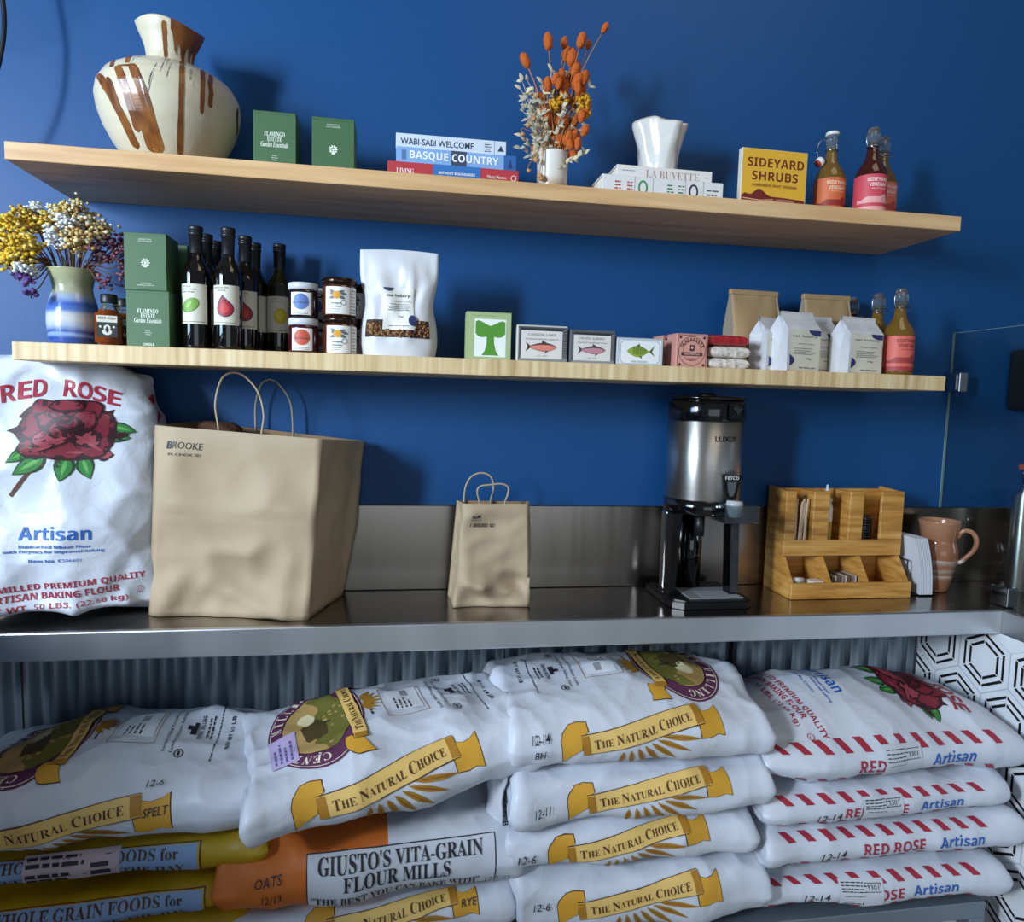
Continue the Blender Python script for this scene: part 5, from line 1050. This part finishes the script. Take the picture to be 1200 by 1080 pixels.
# ------------------------------------------------------------------ flour sacks
GOLD, GOLDL, GOLDD, WHEAT, BRN, PUR, BLK = C('#cf982b'), C('#dfb96a'), C('#a8741c'), C('#a9781f'), C('#4a2a14'), C('#5b2a4c'), C('#23232b')
RED, BLU, ROSE, ROSED, ROSEL, LEAF, LEAFD, STEM = C('#a02339'), C('#1d5bab'), C('#7a2030'), C('#330d16'), C('#99404a'), C('#2f7a35'), C('#16391d'), C('#5a3a2e')
class Sack:
    """pillow of paper: a runs along the length, s is the arc length round the section measured from the middle of the long front side, positive upwards"""
    def __init__(s, L, D, T, seed, n=3.0, amp=.006, crease=.006, dome=0., tape=.13, NA=132, NS=150, sag=0., shape=None):
        s.L, s.D, s.T = L, D, T; s.NA, s.NS = NA, NS
        th = [2*PI*k/720 for k in range(720)]
        pts = [(-D/2*math.copysign(abs(math.cos(t))**(2/n), math.cos(t)), T/2*math.copysign(abs(math.sin(t))**(2/n), math.sin(t))) for t in th]   # starts at front middle, goes up
        acc = [0]
        for i in range(720): a, b = pts[i], pts[(i+1) % 720]; acc.append(acc[-1]+math.hypot(b[0]-a[0], b[1]-a[1]))
        s.per = acc[-1]; xs = np.array(pts+[pts[0]]); s.sec = [(float(np.interp(q, acc, xs[:, 0])), float(np.interp(q, acc, xs[:, 1]))) for q in [s.per*j/NS for j in range(NS)]]
        s.top = s.per/4      # s of the middle of the top
        G = []; asp = L/s.per; pts = np.array([(i/NA*asp, j/NS) for i in range(NA+1) for j in range(NS)])*2.2
        endd = lambda q: .45+.9*abs(q[0]*2-1)**2
        rel = facets(pts, 26, crease*2.1, seed*3+1, endd)+facets(pts, 120, crease*1.35, seed*3+2, endd)+facets(pts, 340, crease*.42, seed*3+4)
        # blend the seam at the middle of the front away
        rel = rel.reshape(NA+1, NS); sm_ = 10
        for j in range(sm_): w0 = .5*(1-j/sm_); aa = rel[:, j].copy(); bb = rel[:, NS-1-j].copy(); rel[:, j] = aa*(1-w0)+bb*w0; rel[:, NS-1-j] = bb*(1-w0)+aa*w0
        for i in range(NA+1):
            a = -1+2*i/NA; e = max(0, (abs(a)-1+tape)/tape); k = math.sqrt(max(0, 1-e**2.2)); hz = .56+.44*k; hy = .94+.06*k; row = []
            for j in range(NS):
                y, z = s.sec[j]; ny, nz = y/(D/2), z/(T/2)
                up = max(0, nz); nrm = Vector((0, ny*abs(ny), nz*abs(nz)+1e-6)).normalized()
                if e > 0: nrm = (nrm+Vector((.6*e*(1 if a > 0 else -1), 0, 0))).normalized()
                zz = z*hz; yy = y*hy
                zz += dome*up*(1-ny*ny)*(1-a*a)-sag*(1-abs(a))*0
                p3 = Vector((a*L/2*6.5+seed*13, yy*13, zz*13+seed)); d = amp*noise.noise(p3*.62)
                d += float(rel[i, j])*(.6+.6*a*a)
                v = Vector((a*L/2, yy, zz))+nrm*d
                if shape: v = shape(v, a, ny, nz)
                row.append(v)
            G.append(row)
        s.G = G; zmin = min(v.z for r in G for v in r); s.off = Vector((0, 0, -zmin))
        for r in G:
            for v in r: v.z -= zmin
    def mesh(s, m, split=None):
        mb = MB(); mb.grid(s.G, m, True, False, True)
        if split:   # second paper colour for part of the length
            i2 = mb._mi(split[1]); NS = s.NS
            for k in range(len(mb.f)):
                if split[0]((k//NS)/s.NA): mb.mi[k] = i2
        for e, (r, sg) in enumerate(((0, -1), (s.NA, 1))):
            c = sum(s.G[r], Vector())/s.NS; q = len(mb.v); mid = [c+(v-c)*.55+Vector((sg*.006*noise.noise(v*40), 0, 0)) for v in s.G[r]]; mb.add(s.G[r]+mid+[c-Vector((sg*.004, 0, 0))], [], m)
            i2 = mb._mi(split[1]) if split and split[0](r/s.NA) else mb._mi(m)
            for j in range(s.NS):
                a, b = j, (j+1) % s.NS
                for f in ((q+a, q+b, q+s.NS+b, q+s.NS+a), (q+s.NS+a, q+s.NS+b, q+2*s.NS)): mb.f.append(f if sg < 0 else f[::-1]); mb.mi.append(i2); mb.sm.append(True)
        return mb
    def pos(s, a, q, e=0.):
        fa = (a/s.L+.5)*s.NA; i = int(max(0, min(s.NA-1, math.floor(fa)))); u = max(-.2, min(1.2, fa-i)); fj = (q/s.per)*s.NS; j = math.floor(fj); w_ = fj-j; NS = s.NS
        A, B, Cc, Dd = s.G[i][j % NS], s.G[i+1][j % NS], s.G[i][(j+1) % NS], s.G[i+1][(j+1) % NS]
        n = (B-A+Dd-Cc).cross(Cc-A+Dd-B).normalized()
        return (A*(1-u)+B*u)*(1-w_)+(Cc*(1-u)+Dd*u)*w_+n*(e+.0008)
    def gusset(s, flip=1): return lambda x, y, e: s.pos(x, y, e)            # print on the long front side, reading along +a
    def face(s, up=1):                                                     # print on the broad side; its top points to +a (up=1) or -a
        if up > 0: return lambda x, y, e: s.pos(y, s.top-x, e)
        return lambda x, y, e: s.pos(-y, s.top+x, e)
ST = .012
def ribbon(mb, fm, cx, cy, w_, h, rot=.16, words='THE NATURAL CHOICE', wheat=True, eps=.0004):
    """gold scroll: centre band with lettering, curled ends, wheat ears below"""
    T = lambda sh: xf(sh, cx, cy, rot); n = 14; dk = GOLDD
    def wav(x): return .10*h*math.sin(x/w_*5.5-.4)
    xs = [-w_*.38+w_*.76*i/n for i in range(n+1)]
    tl = [(-w_*.50, -h*.66), (-w_*.50, h*.30), (-w_*.485, h*.55), (-w_*.44, h*.82), (-w_*.39, h*.86), (-w_*.335, h*.76), (-w_*.335, h*.40), (-w_*.375, h*.30), (-w_*.385, -h*.20), (-w_*.42, -h*.28), (-w_*.46, -h*.42)]
    tr = [(w_*.50, h*.30), (w_*.50, -h*.92), (w_*.455, -h*.80), (w_*.41, -h*.86), (w_*.35, -h*.80), (w_*.345, .1*h), (w_*.38, h*.22), (w_*.42, h*.10), (w_*.46, h*.14)]
    sh = lambda P, c, k: [(c[0]+(x-c[0])*k, c[1]+(y-c[1])*k) for x, y in P]
    for P, c in ((tl, (-w_*.43, .15*h)), (tr, (w_*.43, -.3*h))):
        deco(mb, T(poly(sh(P, c, 1.06))), fm, BRN, eps, ST); deco(mb, T(poly(P)), fm, GOLD, eps+.0009, ST)
    deco(mb, T(strip([(x, wav(x)+h*.42) for x in xs], [(x, wav(x)-h*.42) for x in xs])), fm, BRN, eps+.0014, ST)
    deco(mb, T(strip([(x, wav(x)+h*.385) for x in xs], [(x, wav(x)-h*.385) for x in xs])), fm, GOLDL if words else GOLD, eps+.0021, ST)
    for (x0, x1, sg) in ((-w_*.38, -w_*.335, 1), (w_*.335, w_*.38, -1)): deco(mb, T(poly([(x0, wav(x0)-h*.36), (x1, wav(x1)-h*.36), (x1, wav(x1)+h*.36), (x0, wav(x0)+h*.36)])), fm, GOLDD, eps+.0027, ST)
    if wheat:
        for k in range(7):
            a = -.22-.25*k; r = h*(1.75-.13*k); x0 = w_*.05-.012*k+w_*.02; deco(mb, T(xf(leafpoly(h*.30, 0, r*1.25, 0, h*.24), x0, -h*.35, a)), fm, WHEAT, eps+.0002, ST)
            deco(mb, T(xf(leafpoly(h*.40, 0, r*1.2, 0, h*.08), x0, -h*.35, a)), fm, C('#8a5f17'), eps+.0004)
    if words:
        V = []; Fs = []; x = 0
        for wd in words.split():
            for sz, s_ in ((1., wd[0]), (.78, wd[1:])):
                tv, tf = text(s_, 'serif', -.008); k = len(V); V += [(x+p[0]*sz, p[1]*sz) for p in tv]; Fs += [tuple(k+i for i in f) for f in tf]; x += max(p[0] for p in tv)*sz+.05
            x += .22
        V = np.array(V); sc_ = w_*.62/V[:, 0].max(); V = V*np.array([sc_, sc_*1.05]); V[:, 0] -= w_*.31; V[:, 1] += np.array([wav(q) for q in V[:, 0]])-h*.20
        deco(mb, T((V, Fs)), fm, BRN, eps+.0034, .02)
def natural_face(mb, s, up, k=1., sticker=False):
    fm = s.face(up); u = lambda v: s.L*.5-v      # u: distance from the printed top end
    def at(sh, x, d): return xf(sh, x, u(d))
    c = .150
    deco(mb, at(ell(0, 0, .155, .098, 0, 40), 0, c), fm, PUR, .0003, ST); deco(mb, at(ring(0, 0, .150, .094, .0015, 40), 0, c), fm, C('#e6dcc8'), .0006, ST); deco(mb, at(ell(0, 0, .112, .068, 0, 36), 0, c), fm, C('#b3945a'), .0006, ST); deco(mb, at(ring(0, 0, .114, .070, .002, 36), 0, c), fm, C('#2d1220'), .0008, ST)
    deco(mb, at(strip([(.108*q/8, .012*math.sin(q)+.0) for q in range(-8, 9)], [(.108*q/8, -.066*math.sqrt(max(0, 1-(q/8.6)**2))) for q in range(-8, 9)]), 0, c), fm, C('#6d6a2d'), .0008, ST)
    deco(mb, at(blobpoly(-.02, .004, .040, .022, .1, 3, .5), 0, c), fm, C('#4a3d1c'), .001, ST); deco(mb, at(blobpoly(.035, .016, .03, .016, 0, 8, .4), 0, c), fm, C('#e0d3a8'), .001, ST); deco(mb, at(rect(-.035, -.03, -.030, 0), 0, c), fm, BLK, .001); deco(mb, at(rect(-.005, -.03, 0, 0), 0, c), fm, BLK, .001)
    wd = 'CENTRAL MILLING'
    for i, ch in enumerate(wd):
        a = PI*(1.02-1.04*i/(len(wd)-1)); r = 1
        if ch != ' ': deco(mb, at(xf(tbox(ch, 0, 0, .015, .019, 'serif'), .132*math.cos(a), .081*math.sin(a), math.atan2(math.sin(a)/.081, math.cos(a)/.132)-PI/2), 0, c), fm, C('#e6dcc8'), .0010)
    ribbon(mb, lambda x, y, e: fm(x, y, e), 0, u(.222), .30, .034, .0, 'THE NATURAL CHOICE', False, .0012)
    for k_ in range(7):
        a = -PI/2-.9+.3*k_; deco(mb, at(xf(leafpoly(.012, 0, .055, 0, .010), 0, 0, a), .02, .238), fm, WHEAT, .0009, ST)
    tlines(mb, fm, -.06, .06, [u(.262)], BLK, .0035, 2, .0005, 'c')
    deco(mb, at(frame(-.062, -.045, .062, .045, .0012), .0, .335), fm, GOLDD, .0004, ST); deco(mb, at(rect(-.042, -.034, .052, .036), .0, .338), fm, C('#dfe2e8'), .0005, ST)
    tlines(mb, fm, -.036, .010, [u(.338)+q for q in (.022, .012, .002, -.008)], BLK, .0035, 3, .0009)
    for i in range(9): deco(mb, rect(.016+.003*i, u(.350), .0175+.003*i, u(.350)+.016), fm, BLK, .0009)
    K = BLK
    deco(mb, tbox('Freshly Milled Premium Grains', 0, u(.402), .165, .0085, 'serif', -.01), fm, K, .0006, .02); deco(mb, tbox('Certified Organic Baking Flours', 0, u(.417), .17, .0085, 'serif', -.01), fm, K, .0006, .02)
    deco(mb, at(poly([(-.02, -.008), (.02, -.008), (.02, .0), (.010, .0), (.010, .012), (-.004, .012), (-.004, .004), (-.02, .004)]), 0, .442), fm, K, .0006); deco(mb, tbox('CENTRAL MILLING', 0, u(.458), .075, .008, 'bold'), fm, K, .0006, .02); tlines(mb, fm, -.035, .04, [u(.472), u(.480)], K, .003, 6, .0006, 'c')
    for x in (-.085, .085): deco(mb, at(ring(0, 0, .012, .009, .002), x, .432), fm, K, .0006, ST); deco(mb, at(rect(-.007, -.002, .007, .002), x, .432), fm, K, .0006)
    tlines(mb, fm, -.11, .11, [u(.495)], K, .0022, 8); 
    if s.L > .52: deco(mb, tbox('NET WT 50 LB', -.02, u(.520), .10, .008, 'bold'), fm, K, .0006, .02)
    if sticker: deco(mb, at(rect(-.055, -.03, .05, .022), -.055, .075), fm, C('#b9a8cf'), .0022, ST); tlines(mb, fm, -.10, -.02, [u(.075)+q for q in (-.018, -.008, .002, .012)], C('#5d5a9a'), .004, 4, .0026)
def rose(mb, P, s=1.):
    """P(shape, ink, layer): pixel-like units, rose centred at 0,0"""
    P(line([(-60, -75), (-110, -140), (-178, -228)], 13), STEM, 0); P(line([(-100, -130), (-70, -118)], 5), STEM, 0); P(line([(-140, -182), (-146, -200)], 4), STEM, 0); P(line([(70, -80), (30, -95), (-40, -110)], 6), STEM, 0)
    for a in ((-95, -55, -185, -115, 46), (-60, -85, -165, -155, 62), (0, -85, -25, -180, 66), (40, -85, 70, -172, 62), (130, 20, 215, -5, 40), (-40, 90, -110, 50, 50), (120, -30, 200, -25, 30)):
        P(leafpoly(*a), LEAFD, 0); d = .10; P(leafpoly(a[0]*(1-d)+a[2]*d, a[1]*(1-d)+a[3]*d, a[2]*.97+a[0]*.03, a[3]*.97+a[1]*.03, a[4]*.74), LEAF, 1); P(leafpoly(a[0]*.8+a[2]*.2, a[1]*.8+a[3]*.2, a[2]*.8+a[0]*.2, a[3]*.8+a[1]*.2, a[4]*.22), C('#5fa552'), 2)
    P(blobpoly(0, 0, 152, 108, .1, 1, .18, 30, 2.4), ROSED, 3); P(poly([(-150, 10), (-185, -5), (-120, -35)]), ROSED, 3); P(poly([(110, 60), (150, 75), (130, 30)]), ROSED, 3); P(poly([(-125, 70), (-150, 40), (-95, 30)]), ROSED, 3)
    for i, (x, y, rx, ry, r, c) in enumerate(((-85, -50, 64, 44, .4, ROSE), (-10, -65, 74, 40, 0, ROSE), (75, -45, 60, 48, -.5, ROSE), (105, 15, 42, 44, -.9, ROSE), (-100, 10, 44, 46, .9, ROSE), (-55, 55, 60, 40, -.5, ROSE), (60, 60, 60, 36, .5, ROSE), (-45, -28, 62, 34, .3, ROSEL), (45, -22, 64, 34, -.4, ROSEL), (-50, 25, 46, 34, -.6, ROSE), (50, 28, 46, 34, .6, ROSE), (0, 5, 56, 40, 0, ROSED), (-6, 0, 46, 32, .2, ROSE), (10, 20, 40, 28, -.2, ROSED), (6, 24, 32, 22, -.1, ROSE), (0, 34, 22, 14, 0, ROSED), (0, 36, 14, 8, 0, ROSE), (0, 80, 54, 20, 0, ROSE))):
        P(blobpoly(x, y, rx+3, ry+3, r, i, .16), ROSED, 4+i*.7); P(blobpoly(x, y+2, rx-4, ry-4, r, i, .16), c, 4.3+i*.7)
    for x, y, r in ((-70, -62, .35), (20, -78, 0), (85, -58, -.5), (-30, -34, .3), (50, -30, -.4)): P(blobpoly(x, y, 30, 6, r, int(x), .3), ROSEL, 18)
    P(blobpoly(118, -88, 32, 18, .1, 5, .3), ROSED, 3); P(blobpoly(116, -86, 26, 13, .1, 6, .3), ROSEL, 4); P(blobpoly(165, -18, 24, 12, .3, 7, .3), ROSED, 3)
def redrose_face(mb, s, up, k, dy=0., dx=0., small=True):
    """k: metres per unit of the print"""
    fm = s.face(up); g = lambda sh: ((np.asarray(sh[0], float)*k+np.array([dx, dy])), sh[1])
    D_ = lambda sh, ink, lay=1, st=ST: deco(mb, g(sh), fm, ink, .0003+lay*.00012, st)
    rose(mb, lambda sh, ink, lay: D_(xf(sh, 38, 165), ink, lay))
    for i, ch in enumerate('RED ROSE'):
        if ch == ' ': continue
        a = (i-3.5)/3.5; D_(xf(tbox(ch, 0, 0, 44 if ch != 'O' else 50, 62, 'bold'), a*172+20, 312-24*a*a, -a*.22), RED)
    D_(tbox('Artisan', 0, -190, 225, 48, 'bold'), BLU); D_(tbox('Unbleached Wheat Flour', 0, -236, 222, 11, 'bold'), BLU); D_(tbox('with Enzymes for improved baking', -2, -254, 305, 14, 'bold'), BLU); D_(tbox('Item No. C506601', 0, -284, 160, 11, 'bold'), BLU)
    D_(tbox('FINELY MILLED PREMIUM QUALITY', -10, -376, 595, 27, 'bold', 0, 0, .07), RED); D_(tbox('ARTISAN BAKING FLOUR', -5, -407, 400, 25, 'bold', 0, 0, .07), RED); D_(tbox('NET WT. 50 LBS. (22.68 kg)', -5, -446, 450, 25, 'bold', 0, 0, .07), RED); D_(ring(272, -408, 14, 13, 2.5), RED); D_(tbox('U', 272, -408, 9, 12), RED)
def redrose_gusset(mb, s, sticker=None, tl=True, note=None, x0=-.02, words='RED ROSE'):
    fm = s.gusset(); H = s.T*.92; L = s.L
    n = int(L*.92/.048)
    for k in range(n):
        x = -L*.46+.048*k
        for y0, y1 in ((H*.22, H*.46), (-H*.44, -H*.24)): deco(mb, poly([(x+.019, y0), (x+.038, y0), (x+.019, y1), (x, y1)]), fm, RED, .0004, ST)
    deco(mb, tbox(words, x0+(.0 if words == 'RED ROSE' else .045), -H*.03, .155 if words == 'RED ROSE' else .085, H*.25, 'bold'), fm, RED, .0005, .02); deco(mb, tbox('Artisan', x0+.17, -H*.01, .115, H*.25, 'bold'), fm, BLU, .0005, .02)
    if sticker is not None:
        x = sticker; deco(mb, rect(x-.045, -H*.26, x+.055, H*.32), fm, C('#c3c7cf'), .0016, ST); tlines(mb, fm, x-.04, x+.02, [H*.24, H*.18, H*.12, H*.06], BLK, .002, 5, .0019); deco(mb, frame(x+.012, H*.06, x+.048, H*.24, .0012), fm, BLK, .0019); deco(mb, tbox('3301', x+.030, H*.15, .026, .009, 'bold'), fm, BLK, .0020)
        for i in range(11): deco(mb, rect(x-.034+.0042*i, -H*.24, x-.0322+.0042*i+(.001 if i % 3 else 0), -H*.02), fm, BLK, .0019)
    if note: deco(mb, tbox(note, -.16, -H*.10, .058, H*.17, 'sans', .004, .15, .05), fm, BLK, .0006, .02)
def put(s, name, label, loc, mb, rz=0., ry=0., group=None, rx=0.):
    o = mb.build(name); o.location = loc; o.rotation_euler = (rx, ry, rz); return tag(o, label, 'flour sack', group)
note = lambda mb, s, txt, x, y, w_, h: deco(mb, tbox(txt, x, y, w_, h, 'sans', .004, .2, .08), s.gusset(), BLK, .0034, .02)

# --- third column: four sacks with the gold scroll
G3 = 'white sacks with a gold scroll'
cx3 = [(.516, .600, .57, .126, 3.2, .028), (.528, .482, .560, .120, 3.6, 0), (.498, .377, .558, .107, 3.8, 0), (.536, .2375, .562, .141, 3.8, 0)]
lab3 = ['white sack with gold scroll and oval crest, topmost of the stack beside the red-striped sacks', 'white sack with gold scroll marked 12-11, second from the top of its stack', 'white sack with gold scroll marked 12-6, third from the top of its stack', 'white sack with gold scroll at the bottom of the stack beside the red-striped sacks']
for i, (x, z, L, T, n, dm) in enumerate(cx3):
    s = Sack(L, .40, T, 31+i*7, n, .004, .0085, dm, .07); mb = s.mesh(M_bag); ribbon(mb, s.gusset(), -.008-.01*(i == 3)+(.01 if i == 1 else 0), (.028, .018, .016, .022)[i], .352, .047, .15)
    note(mb, s, ('12-14', '12-11', '12-6', '12-6')[i], -.228, (.022, -.008, -.008, .01)[i], .036, .017)
    if i == 0: note(mb, s, 'BH', -.228, -.006, .024, .013); natural_face(mb, s, 1)
    put(s, 'flour_sack', lab3[i], (x, -.218+(.006, -.008, .004, -.006)[i], z), mb, (.02, -.01, .012, 0)[i], 0, G3)
# --- fourth column: four sacks with red stripes
G4 = 'white sacks with red stripes'
c4 = [(1.118, .519, .655, .130, 2.4, .046, .02), (1.105, .4315, .61, .092, 3.0, 0, .0), (1.122, .3315, .62, .105, 3.0, 0, .01), (1.100, .2375, .605, .098, 3.2, 0, -.005)]
lab4 = ['plump white sack with a printed red rose on top of the red-striped stack', 'red-striped white sack with a sticker over its wording, second from the top', 'red-striped white sack with no sticker, third from the top of its stack', 'red-striped white sack at the bottom, resting on the steel rack']
for i, (x, z, L, T, n, dm, rz) in enumerate(c4):
    s = Sack(L, .40, T, 71+i*5, n, .008 if i == 0 else .006, .0085, dm, .16 if i == 0 else .10); mb = s.mesh(M_bag); redrose_gusset(mb, s, (-.005, -.035, None, -.065)[i], True, (None, '12-14', '12-14', '12-14')[i], (-.03, -.045, -.01, -.045)[i], 'RED ROSE' if i in (0, 1, 2) else 'ROSE')
    if i == 0: redrose_face(mb, s, 1, .00060, .045, -.0)
    put(s, 'flour_sack', lab4[i], (x, -.215, z), mb, rz, 0, G4)
# --- second column
s = Sack(.565, .38, .140, 5, 3.0, .006, .010, .016, .09); mb = s.mesh(M_bag); ribbon(mb, s.gusset(), -.022, .026, .365, .050, .12); natural_face(mb, s, -1, 1, True)
put(s, 'flour_sack', 'white sack with gold scroll lying tilted on top of the orange and white sack', (-.018, -.264, .553), mb, .23, -.10)
M_org = mat('orange_paper', '#c96a24', .55, bump=.22, bscale=26); M_orgd = C('#a04e15')
s = Sack(.60, .40, .162, 9, 3.2, .005, .010, .0, .08); mb = s.mesh(M_bag, (lambda q: q < .545, M_org)); fm = s.gusset()
deco(mb, rect(-.13, -.050, .245, .058), fm, BLK, .0005, ST); deco(mb, rect(-.1275, -.0475, .2425, .0555), fm, C('#c3c8d2'), .0016, ST)
fm0 = fm; fm = lambda x, y, e: fm0(x, y+.012, e)
deco(mb, tbox("GIUSTO'S VITA-GRAIN", .055, .024, .325, .030, 'serif'), fm, BLK, .0034, .02); deco(mb, tbox('FLOUR MILLS', .045, -.011, .21, .030, 'serif'), fm, BLK, .0034, .02); deco(mb, tbox('"THE BEST YOU CAN BAKE WITH"', .045, -.044, .33, .017, 'serif'), fm, BLK, .0034, .02)
deco(mb, tbox('12/5/25', .25, -.047, .055, .011, 'sans', 0, .2, .1), fm, BLK, .0034); note(mb, s, 'OATS', -.20, .018, .05, .018); note(mb, s, '12/13', -.195, -.016, .036, .016)
put(s, 'flour_sack', 'orange and white sack with black slab lettering in a box', (-.045, -.218, .346), mb, .055, -.012)
s = Sack(.57, .40, .104, 13, 3.4, .005, .009, .0, .08); mb = s.mesh(M_bag); ribbon(mb, s.gusset(), .03, .022, .345, .046, .10); note(mb, s, 'RYE', .185, .022, .035, .014)
put(s, 'flour_sack', 'white sack with a gold scroll marked RYE under the orange and white sack', (-.035, -.210, .2375), mb, .04)
# empty folded sack stuffed upright between the stacks
mb = MB(); P = []
for i in range(13):
    u = i/12; row = []
    for j in range(17):
        v = j/16; x = -.022+.044*u+.010*noise.noise(Vector((u*3, v*5, 1))); y = -.030*math.sin(PI*u)-.014*noise.noise(Vector((u*5, v*6, 4)))-(.012 if .35 < u < .55 else 0); row.append(Vector((x*(1-.25*abs(v-.5)), y-.03*v, .29*v)))
    P.append(row)
Q = [[p+Vector((0, .012, 0)) for p in r] for r in P[::-1]]; mb.grid(P+Q, M_bag, True, True)
for i in range(7): deco(mb, xf(tbox('UNBLEACHED'[i], 0, 0, .010, .012, 'sans', .01), 0, 0, -PI/2), lambda x, y, e, i=i: Vector((.004+x, -.054-e, .15-.020*i+y)), BLK, .0005)
o = mb.build('folded_sack'); o.location = (.212, -.335, .385); o.rotation_euler = (-.08, .03, .3); tag(o, 'crumpled empty white sack wedged between two stacks of sacks', 'folded sack')
# --- first column
s = Sack(.60, .40, .135, 21, 3.0, .006, .011, .015, .09); mb = s.mesh(M_bag); ribbon(mb, s.gusset(), -.065, .008, .42, .050, .13); natural_face(mb, s, -1)
note(mb, s, '12-6', .110, .070, .03, .013); note(mb, s, 'SPELT', .120, .020, .046, .014)
put(s, 'flour_sack', 'white sack with gold scroll marked SPELT on top of the yellow sacks', (-.563, -.222, .497), mb, .03, -.03)
M_yb = mat('yellow_paper', '#b08d12', .45, bump=.25, bscale=22); NAV = C('#4a3018')
laby = ['yellow sack with a pale blue panel and a torn sticker, directly under the spelt sack', 'yellow sack with a pale blue panel, second yellow sack from the top', 'yellow sack partly below the picture, lowest of the yellow sacks']
for i, (z, x) in enumerate(((.428, -.572), (.356, -.566), (.2375, -.60))):
    s = Sack(.62, .40, .072 if i < 2 else .120, 41+i*3, 3.2, .004, .008, 0, .11); mb = s.mesh(M_yb); fm = s.gusset()
    deco(mb, rect(-.31, -.026, .205, .026), fm, NAV, .0004, ST); deco(mb, rect(-.31, -.023, .202, .0235), fm, C('#c79a1c'), .0012, ST); deco(mb, rect(-.31, -.0215, .199, .022), fm, C('#7f9cc4'), .0020, ST)
    deco(mb, tbox('WHOLE GRAIN FOODS for', .0, .010, .33, .016, 'serif', -.004), fm, NAV, .0034, .02); deco(mb, tbox('EVERY MEAL OF THE DAY', .01, -.013, .33, .012, 'serif', -.004), fm, NAV, .0034, .02); deco(mb, tbox("Red Mill", -.225, -.004, .085, .028, 'sit'), fm, C('#3d1420'), .0034, .02)
    if i == 0: deco(mb, rect(-.105, -.020, .06, .028), fm, C('#b4a3ae'), .0044, ST); tlines(mb, fm, -.1, .0, [.02, .010, -.004, -.014], BLK, .005, 3, .0050); tlines(mb, fm, .01, .055, [.004, -.008], BLK, .007, 5, .0050)
    put(s, 'flour_sack', laby[i], (x, -.212, z), mb, .04, -.03, 'yellow sacks')
# --- upright flour sack on the worktop
def slump(v, a, ny, nz):
    k = max(0, (a-.55)/.45); k2 = max(0, -(a+.7)/.3)
    v = Vector((v.x, v.y*(1-.16*k+.01*k2), v.z*(1-.45*k**1.3)))
    v.z += -.02*k; v.x += -.035*k*ny*ny
    q = abs(noise.noise(Vector((a*2.2, ny*2.0, 4.4)))); v.z += .018*(q-.25)*(1 if nz > 0 else 0)*(1-abs(ny)**4)
    return v
s = Sack(.525, .45, .19, 17, 2.8, .006, .012, .0, .06, 140, 150, 0, slump); mb = s.mesh(M_bag); redrose_face(mb, s, 1, .000585, .014, .036)
fm = s.gusset()
for k in range(9):
    x = -.21+.048*k
    for y0, y1 in ((.02, .05), (-.055, -.025)): deco(mb, poly([(x+.019, y0), (x+.038, y0), (x+.019, y1), (x, y1)]), fm, RED, .0004, ST)
deco(mb, tbox('RED ROSE', -.02, -.002, .15, .026, 'bold'), fm, RED, .0005, .02)
o = mb.build('flour_sack'); tag(o, 'large white flour sack with a red rose, standing upright on the worktop', 'flour sack')
R_ = Matrix(((0, -1, 0), (0, 0, -1), (1, 0, 0)))       # length -> up, broad top -> front, front side -> towards +x
R_ = Matrix.Rotation(.12, 3, 'Z') @ Matrix.Rotation(-.05, 3, 'X') @ R_; o.rotation_euler = R_.to_euler()
zc = s.T/2; pts = [R_ @ Vector(v) for v in mb.v]; zm = min(p.z for p in pts); ym = max(p.y for p in pts); o.location = (-.742, -.012-ym, CT+.0012-zm)
